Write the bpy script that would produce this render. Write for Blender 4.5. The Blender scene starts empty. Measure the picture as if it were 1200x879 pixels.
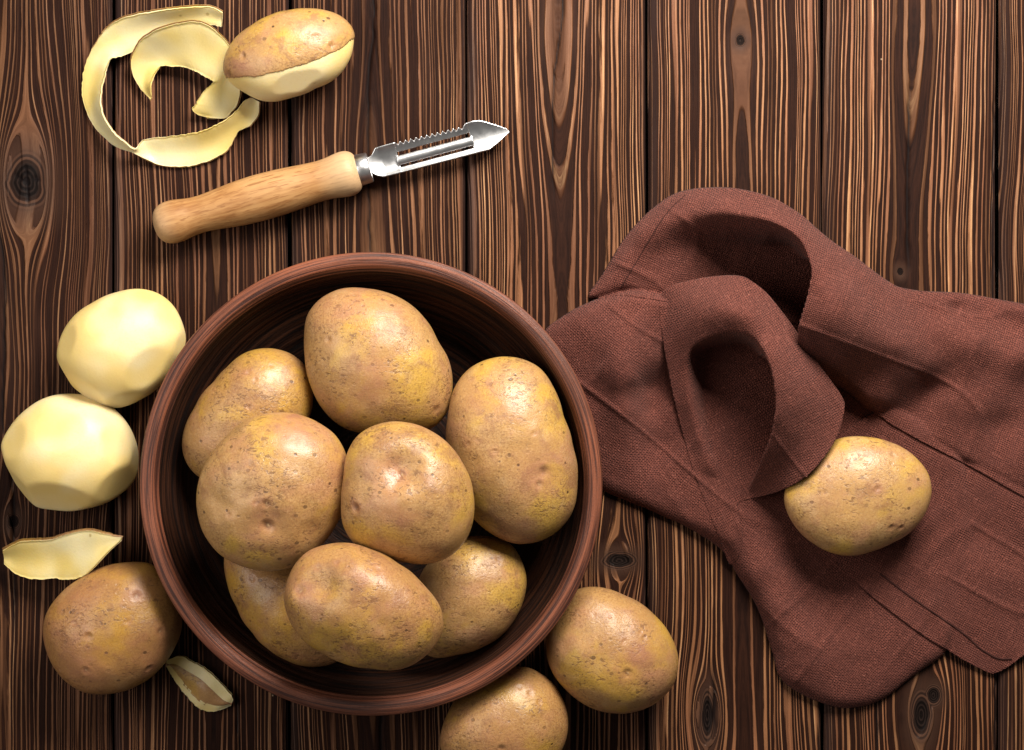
import bpy, math, random
import numpy as np
from mathutils import Vector, Matrix
from mathutils.bvhtree import BVHTree

# ------------------------------------------------------------------ units
# every layout number below is in "table units" (1 unit = 0.46 mm), origin at the table's top left corner
S = 0.00046
CX, CY = 600.0, 439.5
HC = 2391.0                       # camera height above the table, table units
SC = bpy.context.scene
COL = SC.collection

# ------------------------------------------------------------------ camera
cam = bpy.data.cameras.new('camera')
camo = bpy.data.objects.new('camera', cam)
COL.objects.link(camo)
camo.location = (0, 0, HC * S)
camo.rotation_euler = (0, 0, 0)
cam.sensor_width = 36.0
cam.lens = 36.0 * HC / 1200.0
cam.clip_start = 0.02
cam.clip_end = 50
SC.camera = camo

# ------------------------------------------------------------------ world + lamps
world = bpy.data.worlds.new('World')
SC.world = world
world.use_nodes = True
wb = world.node_tree.nodes['Background']
wb.inputs[0].default_value = (1.0, 0.965, 0.93, 1)
wb.inputs[1].default_value = 0.09

def area(name, loc, target, size, size_y, power, col):
    l = bpy.data.lights.new(name, 'AREA')
    l.shape = 'RECTANGLE'
    l.size, l.size_y, l.energy, l.color = size, size_y, power, col
    o = bpy.data.objects.new(name, l)
    COL.objects.link(o)
    o.location = loc
    d = Vector(target) - Vector(loc)
    o.rotation_euler = d.to_track_quat('-Z', 'Y').to_euler()
    return o

area('window_softbox', (0.21, 0.55, 0.56), (0.02, 0.02, 0.0), 0.44, 0.30, 17.5, (1.0, 0.945, 0.87))
area('reflector_fill', (-0.58, 0.02, 0.62), (-0.1, -0.05, 0.0), 0.50, 0.50, 3.0, (1.0, 0.945, 0.88))

SC.view_settings.view_transform = 'Standard'
SC.view_settings.look = 'None'
SC.view_settings.exposure = 0.0
SC.view_settings.gamma = 1.0
SC.view_settings.use_curve_mapping = False
SC.render.engine = 'CYCLES'
SC.cycles.max_bounces = 8

# ------------------------------------------------------------------ helpers
def W(x, y, z=0.0):
    """table units -> metres"""
    return np.stack([(np.asarray(x, float) - CX) * S, (CY - np.asarray(y, float)) * S,
                     np.broadcast_to(np.asarray(z, float), np.shape(x)) * S], -1)

def T(px, py, z):
    """where something seen at (px,py) stands when it is z above the table"""
    k = 1.0 - np.asarray(z, float) / HC
    return CX + (np.asarray(px, float) - CX) * k, CY + (np.asarray(py, float) - CY) * k

def build(name, V, F, mats, parent=None, uv=None, uv2=None, attrs=None, smooth=True, midx=None, loc=None):
    V = np.asarray(V, np.float32)
    me = bpy.data.meshes.new(name)
    if isinstance(F, np.ndarray) and F.ndim == 2:
        n, k = F.shape
        me.vertices.add(len(V)); me.vertices.foreach_set('co', V.ravel())
        me.loops.add(n * k); me.loops.foreach_set('vertex_index', F.astype(np.int32).ravel())
        me.polygons.add(n)
        me.polygons.foreach_set('loop_start', (np.arange(n) * k).astype(np.int32))
        me.polygons.foreach_set('loop_total', np.full(n, k, np.int32))
        me.update(calc_edges=True)
        me.validate()
    else:
        me.from_pydata([tuple(v) for v in V], [], [tuple(int(i) for i in f) for f in F])
        me.update()
    li = np.empty(len(me.loops), np.int32); me.loops.foreach_get('vertex_index', li)
    if uv is not None:
        u = me.uv_layers.new(name='UVMap')
        u.data.foreach_set('uv', np.asarray(uv, np.float32)[li].ravel())
    for k, a in (attrs or {}).items():
        at = me.attributes.new(k, 'FLOAT', 'POINT')
        at.data.foreach_set('value', np.asarray(a, np.float32))
    for m in (mats if isinstance(mats, (list, tuple)) else [mats]):
        me.materials.append(m)
    me.polygons.foreach_set('use_smooth', np.full(len(me.polygons), bool(smooth)))
    if midx is not None:
        me.polygons.foreach_set('material_index', np.asarray(midx, np.int32))
    me.update()
    o = bpy.data.objects.new(name, me)
    COL.objects.link(o)
    if parent is not None:
        o.parent = parent
    if loc is not None:
        o.location = loc
    return o

def tag(o, label=None, cat=None, group=None, kind=None):
    if label: o['label'] = label
    if cat: o['category'] = cat
    if group: o['group'] = group
    if kind: o['kind'] = kind
    return o

def empty(name, x, y, z=0.0):
    o = bpy.data.objects.new(name, None)
    COL.objects.link(o)
    o.empty_display_size = 0.02
    p = W(x, y, z)
    o.location = tuple(float(c) for c in p)
    return o

def gridfaces(nr, nc, wrap=False):
    r = np.arange(nr - 1)[:, None]
    c = np.arange(nc if wrap else nc - 1)[None, :]
    c2 = (c + 1) % nc
    a = r * nc + c; b = r * nc + c2; d = (r + 1) * nc + c; e = (r + 1) * nc + c2
    return np.stack([a.ravel(), d.ravel(), e.ravel(), b.ravel()], -1)

# numpy gradient-free value noise --------------------------------------
def _hash(ix, iy, iz, seed):
    h = (ix.astype(np.int64) * 374761393 + iy.astype(np.int64) * 668265263 + iz.astype(np.int64) * 2147483647 + seed * 974711) & 0xffffffff
    h = ((h ^ (h >> 13)) * 1274126177) & 0xffffffff
    h = (h ^ (h >> 16)) & 0xffffff
    return h / float(0xffffff) * 2 - 1

def vnoise(x, y, z=0.0, seed=0):
    x, y, z = np.broadcast_arrays(np.asarray(x, float), np.asarray(y, float), np.asarray(z, float))
    x0, y0, z0 = np.floor(x), np.floor(y), np.floor(z)
    fx, fy, fz = x - x0, y - y0, z - z0
    s = lambda t: t * t * t * (t * (t * 6 - 15) + 10)
    fx, fy, fz = s(fx), s(fy), s(fz)
    out = 0
    for dx in (0, 1):
        for dy in (0, 1):
            for dz in (0, 1):
                w = (fx if dx else 1 - fx) * (fy if dy else 1 - fy) * (fz if dz else 1 - fz)
                out = out + w * _hash(x0 + dx, y0 + dy, z0 + dz, seed)
    return out

def fbm(x, y, z=0.0, seed=0, octv=3):
    o, a, f = 0, 1.0, 1.0
    for i in range(octv):
        o = o + a * vnoise(np.asarray(x) * f, np.asarray(y) * f, np.asarray(z) * f, seed + i * 17)
        a *= 0.5; f *= 2.03
    return o

# ------------------------------------------------------------------ node helpers
class NT:
    def __init__(self, name):
        self.m = bpy.data.materials.new(name)
        self.m.use_nodes = True
        self.t = self.m.node_tree
        self.n = self.t.nodes
        self.b = self.n['Principled BSDF']
    def new(self, typ, **kw):
        n = self.n.new(typ)
        for k, v in kw.items():
            setattr(n, k, v)
        return n
    def put(self, sock, v):
        if isinstance(v, bpy.types.NodeSocket):
            self.t.links.new(v, sock)
        elif v is not None:
            if sock.type == 'RGBA' and len(v) == 3:
                v = (*v, 1)
            sock.default_value = v
    def math(self, op, a, b=None, c=None, clamp=False):
        n = self.new('ShaderNodeMath', operation=op, use_clamp=clamp)
        self.put(n.inputs[0], a)
        if b is not None: self.put(n.inputs[1], b)
        if c is not None: self.put(n.inputs[2], c)
        return n.outputs[0]
    def vmath(self, op, a, b=None):
        n = self.new('ShaderNodeVectorMath', operation=op)
        self.put(n.inputs[0], a)
        if b is not None: self.put(n.inputs[1], b)
        return n.outputs[0]
    def noise(self, vec, scale, detail=2, rough=0.5, dist=0.0):
        n = self.new('ShaderNodeTexNoise')
        if vec is not None: self.put(n.inputs['Vector'], vec)
        n.inputs['Scale'].default_value = scale
        n.inputs['Detail'].default_value = detail
        n.inputs['Roughness'].default_value = rough
        n.inputs['Distortion'].default_value = dist
        return n.outputs[0]
    def voronoi(self, vec, scale, feature='F1', rnd=1.0):
        n = self.new('ShaderNodeTexVoronoi', feature=feature)
        self.put(n.inputs['Vector'], vec)
        n.inputs['Scale'].default_value = scale
        n.inputs['Randomness'].default_value = rnd
        return n
    def ss(self, x, lo, hi, a=0.0, b=1.0):
        n = self.new('ShaderNodeMapRange', interpolation_type='SMOOTHSTEP')
        self.put(n.inputs[0], x)
        for i, v in enumerate((lo, hi, a, b)):
            self.put(n.inputs[1 + i], v)
        return n.outputs[0]
    def mix(self, f, a, b, blend='MIX'):
        n = self.new('ShaderNodeMix', data_type='RGBA', blend_type=blend)
        self.put(n.inputs[0], f)
        self.put(n.inputs[6], a)
        self.put(n.inputs[7], b)
        return n.outputs[2]
    def comb(self, x, y, z=0.0):
        n = self.new('ShaderNodeCombineXYZ')
        self.put(n.inputs[0], x); self.put(n.inputs[1], y); self.put(n.inputs[2], z)
        return n.outputs[0]
    def sep(self, v):
        n = self.new('ShaderNodeSeparateXYZ'); self.put(n.inputs[0], v)
        return n.outputs
    def coord(self, which='Object'):
        return self.new('ShaderNodeTexCoord').outputs[which]
    def attr(self, name):
        n = self.new('ShaderNodeAttribute', attribute_name=name)
        return n.outputs['Fac']
    def rnd(self):
        return self.new('ShaderNodeObjectInfo').outputs['Random']
    def bump(self, h, strength, dist, prev=None):
        n = self.new('ShaderNodeBump')
        n.inputs['Strength'].default_value = strength
        n.inputs['Distance'].default_value = dist
        self.put(n.inputs['Height'], h)
        if prev is not None: self.put(n.inputs['Normal'], prev)
        return n.outputs[0]
    def out(self, col=None, rough=None, normal=None, **kw):
        if col is not None: self.put(self.b.inputs['Base Color'], col)
        if rough is not None: self.put(self.b.inputs['Roughness'], rough)
        if normal is not None: self.put(self.b.inputs['Normal'], normal)
        for k, v in kw.items():
            self.put(self.b.inputs[k.replace('_', ' ')], v)
        return self.m

# ------------------------------------------------------------------ materials
def mat_wood():
    n = NT('brushed_dark_pine')
    uvn = n.coord('UV')
    u, v, _ = n.sep(uvn)                     # u = ring coordinate, v = along the board (table units)
    knot = n.attr('knot')
    crack = n.attr('crack')
    edge = n.attr('edge')
    side = n.attr('heart')
    tone = n.attr('tone')
    # ring phase with uneven ring widths
    wob = n.noise(n.comb(n.math('MULTIPLY', u, 0.035), n.math('MULTIPLY', v, 0.0007)), 1.0, 2, 0.6)
    ph = n.math('ADD', n.math('MULTIPLY', u, 1 / 6.2), n.math('MULTIPLY', wob, 7.0))
    fine = n.noise(n.comb(n.math('MULTIPLY', u, 0.45), n.math('MULTIPLY', v, 0.02)), 1.0, 3, 0.6)
    ph = n.math('ADD', ph, n.math('MULTIPLY', fine, 0.28))
    s = n.math('SINE', n.math('MULTIPLY', ph, 2 * math.pi))
    crest = n.ss(n.math('ADD', s, n.math('MULTIPLY', n.math('SUBTRACT', fine, 0.5), 0.9)), 0.12, 0.68)
    # each ring differs: some stay dark, some are rubbed pale
    amp = n.noise(n.comb(n.math('MULTIPLY', u, 0.13), n.math('MULTIPLY', v, 0.0016)), 1.0, 2, 0.6)
    ampm = n.ss(amp, 0.30, 0.58, 0.20, 1.0)
    broad = n.noise(n.comb(n.math('MULTIPLY', u, 0.018), n.math('MULTIPLY', v, 0.003)), 1.0, 2, 0.5)
    ampm = n.math('MULTIPLY', ampm, n.ss(broad, 0.25, 0.55, 0.55, 1.0))
    ampm = n.math('MULTIPLY', ampm, n.ss(tone, 0.0, 1.0, 0.42, 1.0))
    ampm = n.math('MULTIPLY', ampm, n.ss(side, 0.0, 1.0, 1.0, 0.35))
    fib = n.noise(n.comb(n.math('MULTIPLY', u, 0.9), n.math('MULTIPLY', v, 0.012)), 1.0, 4, 0.75)
    grit = n.noise(n.comb(n.math('MULTIPLY', u, 0.6), n.math('MULTIPLY', v, 0.35)), 1.0, 3, 0.7)
    pale = n.math('MULTIPLY', crest, ampm)
    pale = n.math('MULTIPLY', pale, n.ss(fib, 0.2, 0.62, 0.6, 1.15), clamp=True)
    valley = n.mix(n.ss(fib, 0.3, 0.75), (0.0085, 0.0032, 0.0022), (0.030, 0.0105, 0.0056))
    hue = n.noise(n.comb(n.math('MULTIPLY', u, 0.06), n.math('MULTIPLY', v, 0.0025), 3.3), 1.0, 2, 0.5)
    ridge = n.mix(n.ss(hue, 0.3, 0.7), (0.225, 0.086, 0.038), (0.250, 0.106, 0.043))
    hot = n.math('MULTIPLY', n.ss(s, 0.55, 1.0), n.ss(amp, 0.50, 0.68))
    ridge = n.mix(n.math('MULTIPLY', hot, n.ss(fib, 0.42, 0.65)), ridge, (0.56, 0.32, 0.15))
    col = n.mix(pale, valley, ridge)
    grey = n.noise(n.comb(n.math('MULTIPLY', u, 0.03), n.math('MULTIPLY', v, 0.004), 7.7), 1.0, 3, 0.6)
    col = n.mix(n.ss(grey, 0.56, 0.75, 0.0, 0.25), col, (0.060, 0.028, 0.018))
    col = n.mix(n.ss(grit, 0.62, 0.80, 0.0, 0.45), col, (0.018, 0.010, 0.009))
    # rounded dark board edges
    col = n.mix(n.ss(edge, 0.0, 1.0, 0.0, 0.82), col, (0.022, 0.011, 0.009))
    # knots
    kr = n.math('SINE', n.math('MULTIPLY', n.math('ADD', knot, n.math('MULTIPLY', fine, 0.10)), 22.0))
    kcol = n.mix(n.ss(kr, -0.2, 0.9), (0.006, 0.004, 0.0035), (0.017, 0.0105, 0.0085))
    rim = n.mix(n.ss(kr, -0.6, 0.7), (0.014, 0.008, 0.0065), (0.070, 0.034, 0.021))
    col = n.mix(n.ss(knot, 1.3, 3.6, 0.75, 0.0), col, (0.045, 0.021, 0.013))
    col = n.mix(n.ss(knot, 1.15, 1.75, 0.9, 0.0), col, rim)
    col = n.mix(n.ss(knot, 0.9, 1.02, 1.0, 0.0), col, kcol)
    col = n.mix(crack, col, (0.006, 0.004, 0.004))
    dust = n.voronoi(n.coord('Object'), 70, 'F1')
    dc = n.sep(dust.outputs['Color'])
    dm = n.math('MULTIPLY', n.ss(dust.outputs['Distance'], 0.02, n.ss(dc[1], 0.0, 1.0, 0.03, 0.055), 1.0, 0.0), n.ss(dc[0], 0.86, 0.88))
    col = n.mix(n.math('MULTIPLY', dm, 0.75), col, (0.42, 0.30, 0.20))
    h = n.math('MULTIPLY', crest, n.ss(amp, 0.25, 0.6, 0.5, 1.0))
    h = n.math('ADD', h, n.math('MULTIPLY', fib, 0.35))
    h = n.math('ADD', h, n.math('MULTIPLY', n.ss(knot, 0.8, 1.6, 1.0, 0.0), n.math('MULTIPLY', kr, 0.08)))
    nb = n.bump(h, 0.75, 0.0010)
    ro = n.ss(pale, 0.0, 1.0, 0.62, 0.46)
    return n.out(col, ro, nb, Specular_IOR_Level=n.math('MULTIPLY', n.ss(pale, 0.0, 1.0, 0.06, 0.30), n.ss(knot, 0.9, 1.6, 0.25, 1.0)))

def mat_skin(name, tan=(0.43, 0.242, 0.088), yel=(0.51, 0.305, 0.058), brown=(0.28, 0.132, 0.055)):
    n = NT(name)
    oc = n.coord('Object')
    r = n.rnd()
    p = n.vmath('ADD', oc, n.comb(n.math('MULTIPLY', r, 7.1), n.math('MULTIPLY', r, 3.7), r))
    big = n.noise(p, 34, 3, 0.5, 0.4)
    mid = n.noise(p, 95, 4, 0.6, 0.3)
    finn = n.noise(p, 850, 4, 0.7)
    col = n.mix(n.ss(big, 0.48, 0.64), tan, yel)
    col = n.mix(n.ss(mid, 0.50, 0.72, 0.0, 0.75), col, brown)
    pale = n.noise(n.vmath('ADD', p, (3.1, 1.7, 0.4)), 60, 3, 0.6)
    col = n.mix(n.ss(pale, 0.52, 0.75, 0.0, 0.5), col, (0.50, 0.32, 0.16))
    pk = n.noise(n.vmath('ADD', p, (9.1, 2.7, 5.4)), 44, 3, 0.6)
    col = n.mix(n.ss(pk, 0.50, 0.66, 0.0, 0.45), col, (0.43, 0.205, 0.120))
    # russet netting
    net = n.voronoi(n.vmath('ADD', p, n.vmath('SCALE', oc, None)), 260, 'DISTANCE_TO_EDGE').outputs['Distance']
    netm = n.math('MULTIPLY', n.ss(net, 0.0, 0.10, 1.0, 0.0), n.ss(mid, 0.42, 0.62))
    col = n.mix(n.math('MULTIPLY', netm, 0.32), col, (0.24, 0.13, 0.055))
    fin2 = n.noise(p, 1500, 3, 0.6)
    rgh = n.ss(n.noise(n.vmath('ADD', p, (6.3, 0.2, 8.8)), 30, 2, 0.5), 0.40, 0.60, 0.35, 1.15)
    col = n.mix(n.math('MULTIPLY', n.ss(finn, 0.49, 0.64, 0.0, 0.5), rgh), col, (0.22, 0.105, 0.042))
    col = n.mix(n.ss(fin2, 0.52, 0.68, 0.0, 0.35), col, (0.20, 0.095, 0.038))
    scab = n.noise(n.vmath('MULTIPLY', p, (1.0, 1.7, 1.3)), 310, 3, 0.65, 0.8)
    scz = n.noise(n.vmath('ADD', p, (0.7, 4.1, 2.9)), 52, 2, 0.5)
    scm = n.math('MULTIPLY', n.ss(scab, 0.54, 0.62), n.ss(scz, 0.46, 0.60))
    col = n.mix(n.math('MULTIPLY', scm, 0.75), col, (0.17, 0.085, 0.035))
    col = n.mix(n.ss(finn, 0.46, 0.30, 0.0, 0.35), col, (0.60, 0.41, 0.20))
    # lenticels and dark specks
    v = n.voronoi(n.vmath('MULTIPLY', p, (1.0, 1.25, 1.1)), 215, 'F1')
    sizer = n.sep(v.outputs['Color'])
    rad = n.ss(sizer[0], 0.40, 1.0, 0.02, 0.30)
    spot = n.ss(n.math('SUBTRACT', v.outputs['Distance'], rad), -0.10, 0.02, 1.0, 0.0)
    spot = n.math('MULTIPLY', spot, n.ss(sizer[0], 0.38, 0.44))
    col = n.mix(n.math('MULTIPLY', spot, n.ss(sizer[1], 0.2, 1.0, 0.15, 0.85)), col, (0.115, 0.060, 0.026))
    v2 = n.voronoi(n.vmath('ADD', p, (1.3, 5.2, 2.2)), 120, 'F1')
    s2 = n.sep(v2.outputs['Color'])
    spot2 = n.math('MULTIPLY', n.ss(v2.outputs['Distance'], 0.05, 0.13, 1.0, 0.0), n.ss(s2[0], 0.74, 0.78))
    col = n.mix(n.math('MULTIPLY', spot2, 0.9), col, (0.045, 0.024, 0.012))
    col = n.mix(n.attr('dull'), col, (0.66, 0.52, 0.37), 'MULTIPLY')
    blush = n.attr('blush')
    bl = n.math('MULTIPLY', blush, n.ss(mid, 0.25, 0.65, 0.5, 1.1), clamp=True)
    col = n.mix(n.math('MULTIPLY', bl, 0.75), col, (0.36, 0.150, 0.085))
    eye = n.attr('eye')
    col = n.mix(n.math('MULTIPLY', eye, 0.8), col, (0.090, 0.040, 0.020))
    nub = n.attr('nub')
    col = n.mix(nub, col, (0.52, 0.34, 0.17))
    h = n.math('ADD', n.math('MULTIPLY', finn, 0.75), n.math('MULTIPLY', mid, 1.2))
    h = n.math('ADD', h, n.math('MULTIPLY', scm, -0.5))
    h = n.math('ADD', h, n.math('MULTIPLY', spot, -0.5))
    h = n.math('ADD', h, n.math('MULTIPLY', netm, 0.14))
    h = n.math('ADD', h, n.math('MULTIPLY', spot2, -0.8))
    h = n.math('ADD', h, n.math('MULTIPLY', fin2, 0.35))
    nb = n.bump(n.math('MULTIPLY', h, n.math('ADD', 0.45, n.math('MULTIPLY', rgh, 0.5))), 0.36, 0.00075)
    ro = n.ss(mid, 0.35, 0.7, 0.33, 0.46)
    m = n.out(col, ro, nb, Specular_IOR_Level=0.54, Subsurface_Weight=0.06)
    n.b.inputs['Subsurface Radius'].default_value = (1.0, 0.5, 0.2)
    n.b.inputs['Subsurface Scale'].default_value = 0.003
    return m

def mat_flesh(name='potato_flesh', a=(0.74, 0.545, 0.20), b=(0.775, 0.635, 0.345)):
    n = NT(name)
    oc = n.coord('Object')
    r = n.rnd()
    p = n.vmath('ADD', oc, n.comb(n.math('MULTIPLY', r, 5.0), r, n.math('MULTIPLY', r, 2.0)))
    big = n.noise(p, 26, 2, 0.5)
    f = n.noise(p, 900, 3, 0.6)
    col = n.mix(n.ss(big, 0.38, 0.62), a, b)
    col = n.mix(n.ss(f, 0.5, 0.8, 0.0, 0.25), col, (0.62, 0.44, 0.17))
    v = n.voronoi(p, 75, 'F1')
    s2 = n.sep(v.outputs['Color'])
    spot = n.math('MULTIPLY', n.ss(v.outputs['Distance'], 0.03, 0.10, 1.0, 0.0), n.ss(s2[0], 0.74, 0.78))
    col = n.mix(n.math('MULTIPLY', spot, 0.7), col, (0.36, 0.24, 0.07))
    nb = n.bump(n.math('ADD', f, n.math('MULTIPLY', big, 2.0)), 0.25, 0.0004)
    m = n.out(col, 0.42, nb, Specular_IOR_Level=0.4, Subsurface_Weight=0.30)
    n.b.inputs['Subsurface Radius'].default_value = (1.0, 0.7, 0.3)
    n.b.inputs['Subsurface Scale'].default_value = 0.004
    return m

def mat_bowl(name, dark, lightc, amount, rough=0.42, spec=0.5):
    n = NT(name)
    u, v, _ = n.sep(n.coord('UV'))           # u = angle 0..1, v = length along the profile (table units)
    ang = n.math('MULTIPLY', u, 2 * math.pi)
    ca, sa = n.math('COSINE', ang), n.math('SINE', ang)
    l1 = n.noise(n.comb(n.math('MULTIPLY', ca, 1.3), n.math('MULTIPLY', sa, 1.3), n.math('MULTIPLY', v, 0.22)), 1.0, 3, 0.65)
    l2 = n.noise(n.comb(n.math('MULTIPLY', ca, 3.0), n.math('MULTIPLY', sa, 3.0), n.math('MULTIPLY', v, 0.95)), 1.0, 3, 0.7)
    gr = n.noise(n.coord('Object'), 900, 3, 0.7)
    big = n.noise(n.coord('Object'), 16, 2, 0.5)
    line = n.math('ADD', n.math('MULTIPLY', l1, 0.6), n.math('MULTIPLY', l2, 0.4))
    f = n.ss(line, 0.42, 0.60)
    f = n.math('MULTIPLY', f, n.ss(big, 0.3, 0.7, 0.6, 1.1), clamp=True)
    col = n.mix(n.math('MULTIPLY', f, amount), dark, lightc)
    col = n.mix(n.ss(gr, 0.52, 0.75, 0.0, 0.35), col, dark)
    h = n.math('ADD', line, n.math('MULTIPLY', gr, 0.15))
    nb = n.bump(h, 0.6, 0.0012)
    return n.out(col, n.ss(gr, 0.3, 0.7, rough - 0.08, rough + 0.1), nb, Specular_IOR_Level=spec)

def mat_cloth():
    n = NT('brown_linen')
    u, v, _ = n.sep(n.coord('UV'))           # table units, turned with each layer
    w1 = n.noise(n.comb(n.math('MULTIPLY', u, 0.02), n.math('MULTIPLY', v, 0.02)), 1.0, 2, 0.5)
    w2 = n.noise(n.comb(n.math('MULTIPLY', u, 0.012), n.math('MULTIPLY', v, 0.012), 5.0), 1.0, 2, 0.5)
    jit = n.noise(n.comb(u, v, 3.0), 0.16, 2, 0.6)
    uu = n.math('ADD', n.math('ADD', u, n.math('MULTIPLY', w1, 12.0)), n.math('MULTIPLY', jit, 3.0))
    vv = n.math('ADD', n.math('ADD', v, n.math('MULTIPLY', w2, -16.0)), n.math('MULTIPLY', jit, -2.5))
    P = 2.45
    su = n.math('SINE', n.math('MULTIPLY', uu, 2 * math.pi / P))
    sv = n.math('SINE', n.math('MULTIPLY', vv, 2 * math.pi / P))
    # over/under: threads alternate
    a = n.math('MULTIPLY', su, sv)
    ridge_u = n.math('ABSOLUTE', n.math('SINE', n.math('MULTIPLY', uu, math.pi / P)))
    ridge_v = n.math('ABSOLUTE', n.math('SINE', n.math('MULTIPLY', vv, math.pi / P)))
    weave = n.math('ADD', n.math('MULTIPLY', a, 0.35), n.math('MULTIPLY', n.math('ADD', ridge_u, ridge_v), 0.35))
    # slubs: thicker and paler threads running along each direction
    slu = n.noise(n.comb(n.math('MULTIPLY', uu, 0.40), n.math('MULTIPLY', vv, 0.035)), 1.0, 2, 0.7)
    slv = n.noise(n.comb(n.math('MULTIPLY', uu, 0.035), n.math('MULTIPLY', vv, 0.40), 4.0), 1.0, 2, 0.7)
    sl = n.math('MAXIMUM', slu, slv)
    sp = n.noise(n.comb(u, v, 2.0), 0.42, 3, 0.7)
    fuzz = n.noise(n.comb(u, v, 9.0), 0.05, 3, 0.6)
    hgt = n.math('ADD', weave, n.math('MULTIPLY', n.ss(sl, 0.5, 0.8), 0.32))
    hgt = n.math('ADD', hgt, n.math('MULTIPLY', sp, 0.75))
    col = n.mix(n.ss(hgt, 0.35, 1.35), (0.023, 0.0064, 0.0050), (0.188, 0.057, 0.040))
    col = n.mix(n.ss(sl, 0.64, 0.82, 0.0, 0.15), col, (0.30, 0.150, 0.125))
    col = n.mix(n.ss(sp, 0.58, 0.76, 0.0, 0.6), col, (0.36, 0.150, 0.108))
    col = n.mix(n.ss(fuzz, 0.35, 0.7, 0.0, 0.25), col, (0.085, 0.030, 0.025))
    nb = n.bump(hgt, 0.7, 0.0007)
    return n.out(col, 0.88, nb, Specular_IOR_Level=0.15, Sheen_Weight=0.08, Sheen_Roughness=0.5,
                 Sheen_Tint=(0.8, 0.55, 0.5, 1))

def mat_beech():
    n = NT('beech_wood')
    x, y, z = n.sep(n.coord('Object'))        # x runs along the handle
    g = n.noise(n.comb(n.math('MULTIPLY', x, 28), n.math('MULTIPLY', y, 420), n.math('MULTIPLY', z, 420)), 1.0, 3, 0.6)
    fl = n.noise(n.comb(n.math('MULTIPLY', x, 95), n.math('MULTIPLY', y, 950), n.math('MULTIPLY', z, 950)), 1.0, 2, 0.6)
    b = n.noise(n.coord('Object'), 30, 3, 0.6)
    col = n.mix(n.ss(g, 0.35, 0.68), (0.40, 0.205, 0.075), (0.27, 0.115, 0.036))
    col = n.mix(n.ss(b, 0.42, 0.70, 0.0, 0.65), col, (0.48, 0.275, 0.115))
    col = n.mix(n.ss(fl, 0.54, 0.66, 0.0, 0.8), col, (0.24, 0.105, 0.035))
    endg = n.attr('worn')
    col = n.mix(n.math('MULTIPLY', endg, 0.6), col, (0.56, 0.385, 0.22))
    nb = n.bump(n.math('ADD', g, fl), 0.35, 0.0004)
    return n.out(col, 0.50, nb, Specular_IOR_Level=0.32)

def mat_steel(name='stainless_steel', rough=0.27):
    n = NT(name)
    x, y, z = n.sep(n.coord('Object'))
    s = n.noise(n.comb(n.math('MULTIPLY', x, 60), n.math('MULTIPLY', y, 1800), n.math('MULTIPLY', z, 600)), 1.0, 3, 0.6)
    sm = n.noise(n.coord('Object'), 220, 4, 0.65)
    col = n.mix(n.ss(sm, 0.42, 0.75, 0.0, 0.5), (0.80, 0.80, 0.80), (0.58, 0.57, 0.56))
    ro = n.math('ADD', n.ss(sm, 0.3, 0.7, rough - 0.02, rough + 0.06), n.math('MULTIPLY', s, 0.06))
    return n.out(col, ro, None, Metallic=1.0)

def mat_plain(name, col, rough=0.8):
    n = NT(name)
    f = n.noise(n.coord('Object'), 60, 3, 0.6)
    c = n.mix(f, col, tuple(v * 0.6 for v in col))
    return n.out(c, rough, Specular_IOR_Level=0.1)

M_wood = mat_wood()
M_skin = mat_skin('potato_skin')
M_flesh = mat_flesh()
M_peelflesh = mat_flesh('peel_flesh', (0.74, 0.535, 0.165), (0.80, 0.66, 0.36))
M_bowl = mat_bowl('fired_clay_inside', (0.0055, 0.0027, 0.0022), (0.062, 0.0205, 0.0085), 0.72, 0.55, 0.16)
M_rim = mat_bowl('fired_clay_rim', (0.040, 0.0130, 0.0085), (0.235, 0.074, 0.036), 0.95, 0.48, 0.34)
M_cloth = mat_cloth()
M_thread = mat_plain('brown_thread', (0.055, 0.020, 0.016), 0.9)
M_beech = mat_beech()
M_steel = mat_steel()
M_under = mat_plain('dark_underframe', (0.012, 0.008, 0.007))

# ------------------------------------------------------------------ table
JOINTS = [-486, -280, -74, 132, 339, 546, 758, 964, 1170, 1378, 1584, 1790]
#        x0 off, h, knots handled globally
KNOTS = [  # x, y, radius x, radius y, flow radius, stretch
    (31, 212, 17, 24, 30, 2.6), (868, 47, 5.0, 6.0, 12, 3.4), (726, 657, 15, 7.5, 15, 2.0),
    (829, 838, 6, 22, 17, 2.6), (1079, 838, 9, 20, 16, 2.2), (1093, 815, 7, 9, 10, 2.2),
    (16, 611, 6, 7, 11, 2.4), (1254, 300, 12, 15, 20, 2.5), (-150, 500, 14, 20, 24, 2.6), (640, -120, 10, 14, 18, 2.5),
    (1056, 318, 3.5, 4.5, 7, 2.5),
    (240, 1010, 11, 15, 18, 2.5), (900, 1050, 12, 16, 20, 2.5)]
CRACKS = [  # x, y0, y1, wander, half width
    (434, -300, 330, 5, 1.7), (652, -200, 240, 9, 1.6), (1066, 90, 330, 5, 2.2), (8, 250, 760, 9, 2.0),
    (833, 770, 879, 6, 3.0), (446, 790, 1000, 4, 2.4), (1030, 795, 900, 5, 2.0), (280, 560, 1000, 4, 1.2), (1165, 100, 900, 1, 1.6)]
PLK = {-74: (60, 40), 132: (118, 16), 339: (96, 42), 546: (110, 46), 758: (112, 34), 964: (104, 44), 1170: (150, 30)}

table = build('table_top', W([-486, 1790, 1790, -486] * 2, [-330, -330, 1210, 1210] * 2, [-46] * 4 + [-70] * 4),
              [(3, 2, 1, 0), (4, 5, 6, 7), (0, 1, 5, 4), (1, 2, 6, 5), (2, 3, 7, 6), (3, 0, 4, 7)], M_under, smooth=False)
tag(table, 'dark brown rustic wooden table top of brushed pine planks', None, None, 'structure')

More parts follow.
